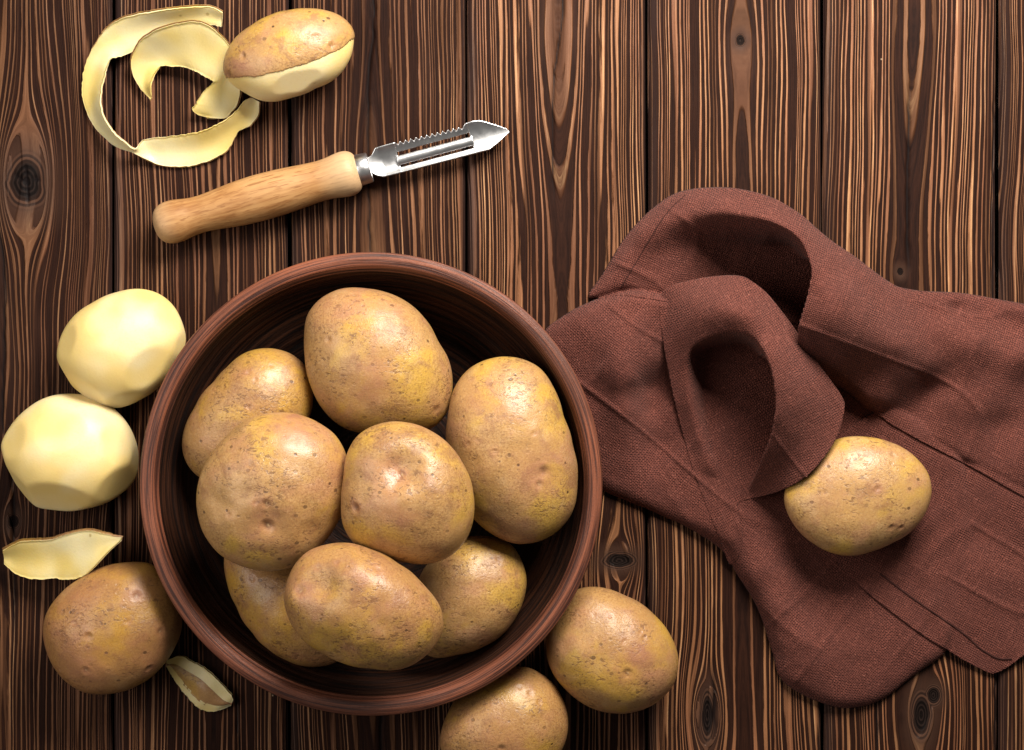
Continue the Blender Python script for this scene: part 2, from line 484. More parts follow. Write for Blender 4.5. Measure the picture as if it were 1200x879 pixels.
def make_plank(i):
    a, b = JOINTS[i], JOINTS[i + 1]
    infr = b > -10 and a < 1210
    g = 1.6
    xa, xb = a + g, b - g
    nx = 120 if infr else 44
    ny = 400 if infr else 120
    t = np.linspace(0, 1, nx)
    xs = xa + (xb - xa) * t
    # extra columns close to the rounded edges
    ex = np.array([0.0, 0.6, 1.5, 2.8, 4.5, 6.5, 9.0])
    xs = np.unique(np.concatenate([xs[(xs > xa + 10) & (xs < xb - 10)], xa + ex, xb - ex]))
    nx = len(xs)
    ys = np.linspace(-330, 1210, ny)
    X, Y = np.meshgrid(xs, ys)
    rs = np.random.RandomState(100 + i)
    off, h0 = PLK.get(a, (80 + rs.rand() * 60, 25 + rs.rand() * 25))
    # boards are not perfectly straight along their edges
    Xm = X + 1.2 * vnoise(Y / 260.0, i * 3.3, seed=5) * 1.0
    x0 = a + off + 5 * vnoise(Y / 420.0, i * 1.7, seed=11) + 2 * vnoise(Y / 90.0, i * 2.9, seed=12)
    hh = 0.6 * h0 * (1 + 0.3 * vnoise(Y / 300.0, i * 5.1, seed=13))
    xe = X.copy()
    kn = np.full(X.shape, 9.0)
    for kx, ky, ra, rb, fr, st in KNOTS:
        dx = X - kx; dy = Y - ky
        r2 = dx ** 2 + (dy / st) ** 2
        if a - 40 < kx < b + 40:
            fac = np.clip(1 - fr ** 2 / (r2 + 0.25 * fr ** 2), -0.2, 1)
            xe = xe + dx * (fac - 1) * np.exp(-r2 / (4.5 * fr) ** 2)
            wv = 1 + 0.10 * vnoise(np.arctan2(dy, dx) * 1.3, kx * .1, seed=3)
            kn = np.minimum(kn, np.sqrt((dx / ra) ** 2 + (dy / rb) ** 2) * wv)
    d = xe - x0
    d = d + 2.0 * fbm(Y / 260.0, d / 55.0, i * 1.0, seed=21, octv=2) + 0.35 * vnoise(Y / 45.0, d / 16.0, i, seed=25)
    f = np.sqrt(d ** 2 + hh ** 2) + 0.0022 * d ** 2
    f = f + np.where(d > 0, 0, 3.0) * np.clip(np.abs(d) / 40.0, 0, 1)
    uv = np.stack([f + i * 613.0, Y + i * 377.0], -1).reshape(-1, 2)
    heart = np.exp(-(d / (hh * 0.55)) ** 2)
    cr = np.zeros(X.shape)
    for cx, y0, y1, wan, hw in CRACKS:
        if a - 5 < cx < b + 5:
            xc = cx + wan * vnoise(Y / 120.0, cx * .37, seed=31) + 1.2 * vnoise(Y / 14.0, cx, seed=32)
            win = np.clip((Y - y0) / 60, 0, 1) * np.clip((y1 - Y) / 60, 0, 1)
            wid = hw * (0.55 + 0.6 * np.abs(vnoise(Y / 60.0, cx, seed=33)))
            cr = np.maximum(cr, np.exp(-((X - xc) / wid) ** 2) * np.clip(win * 1.5, 0, 1))
    if a < 31 < b:                       # the star crack in the big knot
        for ex_, ey_ in ((17, 204), (46, 209), (33, 236), (30, 196)):
            dx, dy = ex_ - 31.0, ey_ - 214.0
            t = np.clip(((X - 31) * dx + (Y - 214) * dy) / (dx * dx + dy * dy), 0, 1)
            cr = np.maximum(cr, np.exp(-((X - 31 - t * dx) ** 2 + (Y - 214 - t * dy) ** 2) / 1.7 ** 2))
    de = np.minimum(X - xa, xb - X)
    rad = 6.0
    ez = np.where(de < rad, -(rad - np.sqrt(np.clip(rad ** 2 - (rad - de) ** 2, 0, None))), 0.0) * 1.15
    wv = vnoise(Y / 70.0, X / 60.0, i, seed=41)
    lift = rs.uniform(-1.2, 0.3)
    Z = lift + ez + 0.5 * wv - 3.5 * cr + np.where(kn < 1.3, -1.6 * np.clip(1.3 - kn, 0, 1), 0)
    ed = np.clip(1 - (X - xa - 3) / 15.0, 0, 1) * (0.8 + 0.3 * vnoise(Y / 80.0, i, seed=43))
    ed = np.maximum(ed, np.clip(1 - (xb - X) / 7.0, 0, 1))
    V = W(Xm, Y, Z).reshape(-1, 3)
    F = gridfaces(ny, nx)[:, ::1]
    # skirts down both long sides and both ends
    def skirt(idx, V, F, flip):
        base = len(V)
        low = V[idx].copy(); low[:, 2] = -44 * S
        V = np.concatenate([V, low])
        k = np.arange(len(idx) - 1)
        q = np.stack([idx[k], idx[k + 1], base + k + 1, base + k], -1)
        if flip: q = q[:, ::-1]
        return V, np.concatenate([F, q]), idx
    lo = []
    I = np.arange(ny * nx).reshape(ny, nx)
    for idx, fl in ((I[:, 0], False), (I[:, -1], True), (I[0, :], True), (I[-1, :], False)):
        V, F, ii = skirt(idx, V, F, fl); lo.append(ii)
    lo = np.concatenate(lo)
    ext = lambda A: np.concatenate([A.reshape(-1), A.reshape(-1)[lo]])
    uv = np.concatenate([uv, uv[lo]])
    edge = ext(np.clip(ed, 0, 1)); edge[ny * nx:] = 1
    tone = {-74: .30, 132: .62, 339: .50, 546: .85, 758: .95, 964: .95, 1170: .75}.get(a, .6)
    build('plank', V, F, M_wood, table, uv=uv, attrs={'knot': ext(kn), 'crack': ext(cr), 'edge': edge, 'heart': ext(heart), 'tone': np.full(len(V), tone)})

for i in range(len(JOINTS) - 1):
    make_plank(i)

# ------------------------------------------------------------------ resting things on each other
class Pile:
    def __init__(self):
        self.V, self.F, self.n = [], [], 0
        V = [Vector(v) for v in W([-800, 2000, 2000, -800], [-800, -800, 1700, 1700], [0] * 4)]
        self.trees = [BVHTree.FromPolygons(V, [(3, 2, 1, 0)])]
        self.pts = []
    def add(self, V, F, step=1):
        self.trees.append(BVHTree.FromPolygons([Vector(v) for v in V], [tuple(int(i) for i in f) for f in F]))
        self.pts.append(np.asarray(V)[::3])
    def settle(self, V, F, sink=0.0):
        """V: world coordinates, placed too high; returns the z shift that makes it just touch"""
        low = V[::5]
        gap = 1e9
        dn, up = Vector((0, 0, -1)), Vector((0, 0, 1))
        me = BVHTree.FromPolygons([Vector(v) for v in V], [tuple(int(i) for i in f) for f in F])
        for t in self.trees:
            for p in low:
                h = t.ray_cast(Vector(p), dn)
                if h[0] is not None:
                    gap = min(gap, h[3])
        lo, hi = V.min(0), V.max(0)
        for P in self.pts:
            m = (P[:, 0] > lo[0]) & (P[:, 0] < hi[0]) & (P[:, 1] > lo[1]) & (P[:, 1] < hi[1])
            for p in P[m][::2]:
                h = me.ray_cast(Vector(p), up)
                if h[0] is not None:
                    gap = min(gap, h[3])
        return -(gap + sink * S)

pile = Pile()

# ------------------------------------------------------------------ bowl
BH = 116.0                        # height of the bowl
BX, BY = T(434.5, 568, BH)
BR = 270.5 * (1 - BH / HC)

def lathe(prof, nseg, wob=0.0):
    prof = np.array(prof, float); prof[:, 1] *= BH / 150; prof[:, 0] *= 1.006
    # resample smoothly along the profile
    seg = np.r_[0, np.cumsum(np.hypot(*np.diff(prof, axis=0).T))]
    t = np.linspace(0, seg[-1], max(len(prof), int(seg[-1] / 2.2)))
    r = np.interp(t, seg, prof[:, 0]); z = np.interp(t, seg, prof[:, 1])
    for _ in range(6):
        r[1:-1] = 0.25 * r[:-2] + 0.5 * r[1:-1] + 0.25 * r[2:]
        z[1:-1] = 0.25 * z[:-2] + 0.5 * z[1:-1] + 0.25 * z[2:]
    a = np.linspace(0, 2 * math.pi, nseg + 1)
    A, R = np.meshgrid(a, r); _, Z = np.meshgrid(a, z)
    R = R + wob * (vnoise(np.cos(A) * 1.5, np.sin(A) * 1.5, 0, seed=77))
    tt = np.meshgrid(a, t)[1]
    R = R + 0.45 * np.sin(tt * 0.55 + 0.6 * np.sin(A)) * np.clip(R / 60, 0, 1)
    uv = np.stack([A / (2 * math.pi), tt], -1).reshape(-1, 2)
    V = np.stack([R * np.cos(A) * S, R * np.sin(A) * S, Z * S], -1).reshape(-1, 3)
    return V, gridfaces(len(t), nseg + 1)[:, ::-1], uv

bowl = empty('bowl', BX, BY, 0)
tag(bowl, 'round brown clay bowl with ringed inside, heaped with unpeeled potatoes', 'bowl')
k = BR / 255.0
outer = [(0.01, 5), (120, 5), (150, 3), (156, 0), (162, 3), (190, 28), (218, 62), (236, 96), (246, 122), (250 * k, 138)]
inner = [(238.5, 143), (236.5, 132), (230, 104), (213, 66), (180, 36), (140, 20), (80, 14), (0.01, 13)]
Vb1, Fb1, uv1 = lathe(outer, 256)
build('outer_wall', Vb1, Fb1, M_rim, bowl, uv=uv1)
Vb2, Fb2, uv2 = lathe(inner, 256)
build('inner_wall', Vb2, Fb2, M_bowl, bowl, uv=uv2)
rimp = [(249 * k, 135), (254 * k, 138), (256.5 * k, 143), (255 * k, 149), (251, 152), (247.5, 151.2), (246, 149.8), (244.4, 151.3), (242.5, 150.6), (240, 148), (238.5, 144), (237, 138)]
Vb3, Fb3, uv3 = lathe(rimp, 256, 0.8)
build('rim', Vb3, Fb3, M_rim, bowl, uv=uv3)
BO = np.array([float(c) for c in W(BX, BY, 0)])
pile.add(Vb2 + BO, Fb2); pile.add(Vb3 + BO, Fb3); pile.add(Vb1 + BO, Fb1)

# ------------------------------------------------------------------ potatoes
def outline_R(pts, z):
    x, y = T([p[0] for p in pts], [p[1] for p in pts], z)
    # area centroid
    xs, ys = np.r_[x, x[0]], np.r_[y, y[0]]
    cr = xs[:-1] * ys[1:] - xs[1:] * ys[:-1]
    A = cr.sum() / 2
    cx = ((xs[:-1] + xs[1:]) * cr).sum() / (6 * A); cy = ((ys[:-1] + ys[1:]) * cr).sum() / (6 * A)
    # dense boundary, then radius against azimuth
    th = np.arctan2(-(y - cy), x - cx); r = np.hypot(x - cx, y - cy)
    o = np.argsort(th); th, r = th[o], r[o]
    tg = np.linspace(-math.pi, math.pi, 721)
    rr = np.interp(tg, np.r_[th - 2 * math.pi, th, th + 2 * math.pi], np.r_[r, r, r])[:-1]
    def blur(a, s):
        f = np.fft.rfft(a); kf = np.arange(len(f))
        return np.fft.irfft(f * np.exp(-(kf * s) ** 2 / 2), len(a))
    return cx, cy, tg[:-1], blur(rr, 0.075), blur(rr, 0.42)

def body(pts, z, htop, hbot, nu=200, nv=120, seed=0, lump=1.6, skew=(0, 0), flat=1.0):
    cx, cy, tg, R, Rs = outline_R(pts, z)
    th = np.linspace(-math.pi, math.pi, nu, endpoint=False)
    ph = np.linspace(-math.pi / 2, math.pi / 2, nv)
    TH, PH = np.meshgrid(th, ph)
    Rt = np.interp(TH, np.r_[tg, math.pi], np.r_[R, R[0]]); Rm = np.interp(TH, np.r_[tg, math.pi], np.r_[Rs, Rs[0]])
    w = np.sin(PH) ** 2
    Re = Rt * (1 - w) + Rm * w
    c = np.cos(PH) ** flat
    hz = np.where(PH > 0, htop, hbot) * np.sin(PH)
    x = Re * c * np.cos(TH) + skew[0] * w * np.sign(PH)
    y = Re * c * np.sin(TH) + skew[1] * w * np.sign(PH)
    nl = np.sqrt(x ** 2 + y ** 2 + hz ** 2) + 1e-6
    d = lump * fbm(x / 46.0, y / 46.0, hz / 46.0 + seed * 3.1, seed=seed, octv=2) + 0.35 * lump * vnoise(x / 14.0, y / 14.0, hz / 14.0, seed=seed + 5)
    d = d * (0.25 + 0.75 * w)
    x, y, hz = x + d * x / nl, y + d * y / nl, hz + d * hz / nl
    V = np.stack([x, y, hz], -1).reshape(-1, 3)
    F = gridfaces(nv, nu, wrap=True)[:, ::-1]
    return cx, cy, V, F

def eyes_on(V, cx, cy, eyes, z):
    """eyes: (px,py,radius,depth,nub) in the picture of the place"""
    bl = np.zeros(len(V)); ey = np.zeros(len(V)); nb = np.zeros(len(V))
    for (ex, eyy, r, dep, nub) in eyes:
        if r < 12:
            r, dep, nub = r * 0.66, dep * 0.62, nub * 0.6
        zt = z + 35
        for _ in range(2):
            tx, ty = T(ex, eyy, zt)
            dx, dy = V[:, 0] - (tx - cx), V[:, 1] + (ty - cy)
            up = V[:, 2] > -8
            j = np.argmin(np.where(up, dx ** 2 + dy ** 2, 1e9))
            zt = z + V[j, 2]
        c = V[j]
        D = V - c
        d2 = (D ** 2).sum(1)
        n = c / np.linalg.norm(c)
        # eye is a slit across
        g = np.exp(-d2 / (r * 1.0) ** 2)
        ring = np.exp(-((np.sqrt(d2) - 1.5 * r) / (0.6 * r)) ** 2)
        side = np.clip(D[:, 1] / (r + 1e-6), -1, 1)
        V -= n[None] * (dep * g - 0.28 * dep * ring * (0.6 + 0.4 * side))[:, None]
        bl = np.maximum(bl, np.exp(-d2 / (2.3 * r) ** 2) * min(1.0, 0.35 + dep / 6.0))
        ey = np.maximum(ey, np.exp(-d2 / (0.62 * r) ** 2) * min(1.0, dep / 3.0))
        if nub > 0:
            gn = np.exp(-((D[:, 0] - 0.5 * nub) ** 2 + (D[:, 1] + 0.2 * nub) ** 2 + D[:, 2] ** 2) / (nub * 0.75) ** 2)
            V += n[None] * (nub * 0.9 * gn)[:, None]
            nb = np.maximum(nb, np.clip(gn * 1.5 - 0.4, 0, 1))
    return bl, ey, nb

def dent_in(V, cx, cy, dents, z):
    for (ex, eyy, r, dep) in dents:
        zt = z + 40
        for _ in range(2):
            tx, ty = T(ex, eyy, zt)
            j = np.argmin(np.where(V[:, 2] > -8, (V[:, 0] - (tx - cx)) ** 2 + (V[:, 1] + (ty - cy)) ** 2, 1e9))
            zt = z + V[j, 2]
        c = V[j].copy(); n = c / np.linalg.norm(c)
        V -= n[None] * (dep * np.exp(-((V - c) ** 2).sum(1) / r ** 2))[:, None]

def potato(name, pts, zg, htop, hbot, label, group, eyes=(), seed=0, dents=(), dull=0.1, cat='potato', fixed=None, sink=1.0, blush=(), **kw):
    z = zg
    for it in range(3):
        cx, cy, V, F = body(pts, z, htop, hbot, seed=seed, **kw)
        o = np.array([(cx - CX) * S, (CY - cy) * S, 0.0])
        if fixed is not None:
            z = fixed
            break
        test = V * S + o + np.array([0, 0, 700 * S])
        # coarse copy is enough for contact
        dz = pile.settle(test, F, -sink)
        z = 700 + dz / S - 2 * sink
    cx, cy, V, F = body(pts, z, htop, hbot, seed=seed, **kw)
    dent_in(V, cx, cy, dents, z)
    bl, ey, nb = eyes_on(V, cx, cy, list(eyes), z)
    for (ex, eyy, r, a) in blush:
        tx, ty = T(ex, eyy, z + htop * .7)
        d2 = (V[:, 0] - (tx - cx)) ** 2 + (V[:, 1] + (ty - cy)) ** 2
        bl = np.maximum(bl, a * np.exp(-d2 / r ** 2) * (V[:, 2] > -5))
    loc = ((cx - CX) * S, (CY - cy) * S, z * S)
    ob = build(name, V * S, F, M_skin, loc=loc, attrs={'blush': bl, 'eye': ey, 'nub': nb, 'dull': np.full(len(V), dull)})
    tag(ob, label, cat, group)
    pile.add(V * S + np.array(loc), F)
    print('POTATO', label[:40], 'z=%.0f' % z)
    return ob, z

GB = 'unpeeled potatoes heaped in the clay bowl'
P1 = [(357, 394), (359, 370), (373, 352), (398, 339), (429, 338), (457, 344), (482, 358), (499, 375), (513, 401), (526, 422), (530, 443), (529, 468), (520, 491), (504, 504), (470, 508), (440, 508), (415, 506), (394, 496), (377, 478), (365, 454), (358, 419)]
P2 = [(597, 417), (566, 422), (545, 435), (531, 457), (526, 485), (523, 510), (527, 545), (537, 582), (556, 609), (571, 622), (604, 638), (633, 634), (654, 622), (671, 601), (676, 566), (671, 524), (660, 489), (650, 457), (632, 429)]
P3 = [(309, 408), (323, 409), (340, 413), (354, 424), (364, 439), (367, 458), (364, 485), (345, 515), (320, 545), (290, 563), (255, 566), (232, 559), (218, 542), (213, 522), (217, 500), (229, 478), (251, 448), (268, 429), (285, 414)]
P4 = [(266, 511), (290, 491), (321, 483), (355, 487), (375, 496), (396, 513), (406, 535), (409, 560), (405, 592), (395, 614), (378, 638), (360, 656), (335, 667), (306, 669), (282, 663), (258, 650), (238, 624), (231, 597), (232, 570), (239, 546), (253, 525)]
P5 = [(407, 531), (419, 510), (440, 498), (461, 494), (489, 498), (517, 513), (541, 541), (554, 573), (556, 594), (554, 613), (546, 634), (527, 653), (500, 661), (475, 659), (442, 650), (415, 637), (402, 615), (400, 590), (403, 560)]
P6 = [(344, 663), (358, 647), (383, 638), (412, 637), (437, 645), (467, 661), (496, 686), (517, 713), (521, 734), (512, 755), (492, 774), (467, 784), (437, 782), (404, 777), (380, 766), (354, 748), (337, 722), (332, 697), (337, 680)]
P7 = [(600, 638), (610, 655), (617, 676), (614, 701), (604, 724), (587, 745), (567, 757), (537, 766), (508, 771), (490, 760), (480, 725), (488, 690), (505, 656), (535, 634), (570, 628)]
P8 = [(262, 653), (267, 682), (279, 711), (296, 739), (315, 759), (334, 772), (355, 780), (379, 780), (398, 775), (412, 755), (405, 720), (380, 680), (340, 645), (300, 630), (272, 633)]

potato('potato', P3, 80, 50, 50, 'brown potato half covered at the upper left inside the bowl', GB, seed=3, dull=0.45,
       eyes=[(291, 437, 4, 2, 2), (300, 445, 3, 2, 1.5), (292, 478, 4, 2.0, 0), (318, 428, 3, 1.4, 0)], skew=(8, 6))
potato('potato', P7, 80, 48, 50, 'speckled tan potato at the lower right inside the bowl, half under two others', GB, seed=7, dull=0.2,
       eyes=[(585, 655, 5, 1.6, 0), (606, 672, 4, 2.5, 2), (565, 752, 4, 2, 3)])
potato('potato', P8, 80, 50, 50, 'dull brown potato lowest at the lower left inside the bowl', GB, seed=8, dull=0.55,
       eyes=[(294, 678, 5, 2.8, 1), (350, 770, 5, 2.6, 2)], lump=2.0)
potato('potato', P1, 95, 62, 58, 'large potato at the top of the bowl with dark pinhole specks', GB, seed=1,
       eyes=[(385, 397, 5, 2.0, 0), (497, 376, 4, 2.0, 2), (414, 345, 6, 2.2, 2), (512, 480, 7, 2.2, 0)], skew=(6, 6),
       blush=[(440, 446, 22, 0.55), (420, 352, 40, 0.45), (380, 360, 25, 0.5)])
potato('potato', P2, 95, 60, 58, 'long upright potato on the right side of the bowl with a pink eyed hollow', GB, seed=2,
       dents=[(637, 555, 20, 4)], eyes=[(638, 553, 8, 3.2, 0), (632, 568, 5, 3.6, 3.5), (570, 452, 4, 1.6, 0), (549, 520, 4, 1.8, 1.5), (558, 516, 3, 1.5, 1.5), (580, 529, 4, 1.6, 1.5), (626, 508, 4, 1.5, 1)],
       blush=[(636, 552, 26, 0.8), (560, 470, 16, 0.5), (600, 630, 24, 0.6)], flat=0.92)
potato('potato', P4, 150, 58, 56, 'big round potato on top at the left of the heap with a pink eye', GB, seed=4, sink=5, dull=0.15,
       dents=[(313, 614, 16, 4), (255, 590, 22, 4), (370, 620, 26, 3)], eyes=[(313, 616, 9, 4.4, 3), (404, 546, 5, 2.6, 2), (312, 590, 6, 2.2, 2), (293, 545, 6, 2.0, 2), (338, 494, 6, 2.0, 1.5), (300, 588, 4, 1.5, 0), (268, 604, 4, 1.5, 0)],
       blush=[(345, 493, 30, 0.8), (400, 545, 22, 0.7), (312, 617, 20, 0.7)], lump=2.4, skew=(4, 8))
potato('potato', P5, 150, 56, 54, 'round yellowish potato with a navel-like dimple in the middle of the heap', GB, seed=5, sink=5, dull=0.25,
       eyes=[(470, 556, 5, 4.0, 3.5), (417, 596, 7, 3.5, 0)], dents=[(469, 551, 21, 12), (462, 544, 10, 3), (430, 560, 20, 3)],
       blush=[(464, 547, 9, 0.45), (472, 604, 12, 0.55), (500, 560, 10, 0.2)], lump=2.2, skew=(5, 5))
potato('potato', P6, 150, 58, 54, 'smooth oblong potato lying on top at the bottom of the heap', GB, seed=6, sink=5, dull=0.4,
       dents=[(377, 684, 19, 8), (347, 704, 15, -4), (400, 765, 24, 4)], eyes=[(352, 692, 8, 3.0, 2), (372, 665, 5, 1.8, 1), (411, 758, 6, 2.0, 2), (443, 668, 6, 1.5, 0), (395, 660, 4, 1.4, 0)],
       blush=[(355, 695, 26, 0.55), (442, 672, 16, 0.7), (440, 700, 40, 0.3)], skew=(6, 8), lump=2.4)

GT = 'unpeeled potatoes lying on the table'
O1 = [(51, 743), (53, 723), (68, 699), (92, 679), (119, 665), (146, 660), (177, 660), (196, 679), (209, 709), (214, 733), (204, 760), (187, 784), (160, 804), (129, 813), (102, 812), (78, 798), (58, 770)]
O2 = [(675, 691), (700, 688), (733, 699), (767, 722), (787, 747), (795, 772), (790, 801), (771, 822), (742, 834), (717, 835), (687, 826), (662, 807), (642, 776), (640, 751), (652, 714)]
O3 = [(515, 870), (524, 838), (550, 805), (585, 786), (617, 782), (646, 799), (662, 826), (666, 851), (658, 880), (630, 905), (590, 916), (545, 908), (522, 892)]
potato('potato', O1, 60, 52, 52, 'dull brown potato on the table left of the bowl, under a peel', GT, seed=11, fixed=52, dull=0.7,
       eyes=[(160, 698, 7, 2.6, 1.5), (189, 741, 6, 2.6, 1), (103, 746, 6, 2.2, 0), (87, 730, 4, 1.8, 1), (100, 786, 6, 2.2, 2), (175, 783, 6, 2.6, 1.5), (68, 785, 4, 2.2, 4), (150, 728, 4, 1.4, 0)],
       blush=[(100, 780, 30, 0.7), (90, 700, 24, 0.5), (158, 698, 18, 0.5)], lump=2.0)
potato('potato', O2, 60, 54, 54, 'golden potato on the table against the lower right of the bowl', GT, seed=12, fixed=54, dull=0.3,
       eyes=[(735, 789, 7, 3.2, 3.0), (766, 819, 4, 2.0, 3.5), (755, 748, 4, 1.8, 0.5), (750, 741, 3, 1.4, 0), (715, 722, 4, 1.5, 0), (696, 720, 3, 1.5, 0), (732, 752, 4, 1.5, 2), (702, 832, 4, 2, 3)],
       blush=[(750, 770, 24, 0.75), (735, 790, 16, 0.7)], lump=1.8)
potato('potato', O3, 60, 52, 52, 'brown potato at the bottom edge below the bowl, cut off by the frame', GT, seed=13, fixed=52, dull=0.45,
       eyes=[(622, 812, 5, 1.8, 1.5), (610, 806, 4, 1.8, 1), (632, 822, 4, 1.8, 1.5), (588, 878, 6, 2, 0)],
       blush=[(590, 875, 24, 0.6)], lump=1.8)

# ------------------------------------------------------------------ peeled potatoes
def cut_planes(V, planes, rough=0.0, seed=0):
    V = V.copy()
    for n, k in planes:
        n = np.array(n, float); n /= np.linalg.norm(n)
        s = V @ n
        t = k
        if rough:
            t = k + rough * fbm(V[:, 0] / 9.0, V[:, 1] / 9.0, V[:, 2] / 9.0, seed=seed, octv=2)
        f = np.where(s > t, t / np.maximum(s, 1e-6), 1.0)
        V = V * f[:, None]
    return V

def relax(V, nu, nv, it, lam=0.5):
    G = V.reshape(nv, nu, 3).copy()
    for _ in range(it):
        A = 0.25 * (np.roll(G, 1, 1) + np.roll(G, -1, 1))
        A[1:-1] += 0.25 * (G[:-2] + G[2:])
        A[0] = G[0]; A[-1] = G[-1]
        G[1:-1] = G[1:-1] * (1 - lam) + A[1:-1] * lam
    return G.reshape(-1, 3)

def peeled(pts, htop, hbot, label, planes, seed, z=None):
    z = hbot
    mx_, my_ = np.mean(pts, 0)
    pts = [(mx_ + (a_ - mx_) * 1.035, my_ + (b_ - my_) * 1.035) for a_, b_ in pts]
    cx, cy, V, F = body(pts, z, htop, hbot, nu=240, nv=150, seed=seed, lump=0.8)
    P = []
    for n, kk in planes:
        n = np.array(n, float); n /= np.linalg.norm(n)
        P.append((n, kk * (V @ n).max()))
    V = cut_planes(V, P)
    V = relax(V, 240, 150, 18)
    V[:, 2] -= 0
    zz = -V[:, 2].min() + 0.2
    cx, cy = T(cx * 1.0, cy * 1.0, 0) if False else (cx, cy)
    loc = ((cx - CX) * S, (CY - cy) * S, zz * S)
    ob = build('peeled_potato', V * S, F, M_flesh, loc=loc)
    tag(ob, label, 'potato', 'peeled potatoes on the table')
    pile.add(V * S + np.array(loc), F)
    return ob

PP1 = [(67, 423), (73, 392), (85, 373), (109, 356), (137, 344), (164, 340), (184, 346), (201, 361), (210, 382), (214, 399), (201, 426), (184, 450), (160, 467), (133, 477), (109, 469), (89, 455), (72, 437)]
PP2 = [(0, 525), (10, 505), (31, 481), (55, 467), (82, 464), (106, 467), (130, 481), (147, 501), (155, 522), (158, 535), (154, 563), (130, 583), (99, 594), (61, 596), (31, 590), (20, 573), (7, 549)]
def rp(az, el):
    a, e = math.radians(az), math.radians(el)
    return (math.cos(e) * math.cos(a), math.cos(e) * math.sin(a), math.sin(e))
peeled(PP1, 56, 54, 'pale peeled potato, upper of the pair left of the bowl',
       [(rp(-40, 48), .93), (rp(-75, 22), .94), (rp(-125, 28), .94), (rp(115, 62), .955), (rp(30, 30), .95), (rp(165, 40), .95), (rp(75, 25), .95), (rp(-10, 12), .96), (rp(0, -90), .8), (rp(210, 10), .955)], 31)
peeled(PP2, 54, 54, 'pale faceted peeled potato below the other, at the left edge',
       [(rp(95, 70), .92), (rp(-98, 36), .865), (rp(-40, 26), .885), (rp(-140, 22), .90), (rp(15, 45), .95), (rp(160, 45), .94), (rp(80, 22), .95), (rp(0, -90), .8), (rp(-5, 8), .95), (rp(200, 8), .95)], 32)

# half peeled potato: flesh body and a skin cap standing half a millimetre proud of it
HP = [(261, 75), (266, 60), (275, 46), (295, 31), (317, 19), (340, 13), (361, 11), (382, 13), (400, 19), (410, 28), (416, 36), (415, 52), (412, 66), (395, 91), (370, 103), (340, 115), (325, 119), (304, 118), (287, 109), (272, 100), (263, 90)]
cx, cy, V, F = body(HP, 44, 46, 44, nu=260, nv=160, seed=21, lump=1.2)
ax = np.array([0.953, 0.303, 0.0])            # long axis
def peel_edge(V):
    """how far a point lies on the peeled side of the knife line that runs along the potato (table units)"""
    zz = V[:, 2] + 44
    k_ = 1 - zz / HC
    sx, sy = 600 + (V[:, 0] + cx - 600) / k_, 439.5 + (cy - V[:, 1] - 439.5) / k_
    ln = np.array([(240, 96), (265, 93), (297, 91), (331, 84), (355, 76), (377, 69), (400, 58), (416, 45), (440, 20)], float)
    q = sy - np.interp(sx, ln[:, 0], ln[:, 1]) + 1.0 * fbm(sx / 16.0, sy / 16.0, 0, seed=6, octv=2) + 0.5 * vnoise(sx / 3.5, sy / 6.0, 0, seed=9)
    return np.where(V[:, 2] < -6, 10.0 * (V[:, 1] < 12), q)
nrm = V / (np.linalg.norm(V, axis=1)[:, None] + 1e-6)
PL = []
for az, el, kk in ((-90, 40, .925), (-90, -2, .95), (-90, -45, .95)):
    a = math.radians(az + 17.6); e = math.radians(el)
    nn = np.array([math.cos(a) * math.cos(e), math.sin(a) * math.cos(e), math.sin(e)])
    PL.append((nn, kk * (V @ nn).max()))
Vs = V.copy()
bl, ey, nb = eyes_on(Vs, cx, cy, [(284, 66, 5, 2.6, 0), (268, 88, 6, 3.0, 0), (369, 43, 6, 2.0, 0), (389, 53, 5, 2.6, 0), (316, 56, 3, 1.3, 0)], 44)
tx, ty = T(282, 82, 70)
bl = np.maximum(bl, 0.7 * np.exp(-((Vs[:, 0] - (tx - cx)) ** 2 + (Vs[:, 1] + (ty - cy)) ** 2) / 22 ** 2))
Vf = relax(cut_planes(Vs - nrm * 0.8, PL), 260, 160, 8)
qv = peel_edge(V)
ins_ = np.clip((qv + 0.4) / 1.2, 0, 1)
Vs = Vs - nrm * (9.0 * ins_)[:, None]
hz = -min(Vf[:, 2].min(), Vs[:, 2].min()) + 0.3
hp = empty('half_peeled_potato', cx, cy, hz)
tag(hp, 'half peeled potato, skin on top and bare yellow flesh along its lower side', 'potato')
build('flesh', Vf * S, F, M_flesh, hp)
build('skin', Vs * S, F, M_skin, hp, attrs={'blush': bl, 'eye': ey, 'nub': nb})

# ------------------------------------------------------------------ peel ribbons
def smooth_interp(P, n):
    P = np.array(P, float)
    d = np.r_[0, np.cumsum(np.sqrt((np.diff(P[:, :2], axis=0) ** 2).sum(1)) + 1e-3)]
    t = np.linspace(0, d[-1], n)
    out = np.empty((n, P.shape[1]))
    # Catmull-Rom / Hermite on uneven knots
    m = np.gradient(P, d, axis=0)
    j = np.clip(np.searchsorted(d, t, side='right') - 1, 0, len(d) - 2)
    h = (d[j + 1] - d[j])[:, None]; s = ((t - d[j]) / (d[j + 1] - d[j]))[:, None]
    out = (2 * s ** 3 - 3 * s ** 2 + 1) * P[j] + (s ** 3 - 2 * s ** 2 + s) * h * m[j] + (-2 * s ** 3 + 3 * s ** 2) * P[j + 1] + (s ** 3 - s ** 2) * h * m[j + 1]
    return out

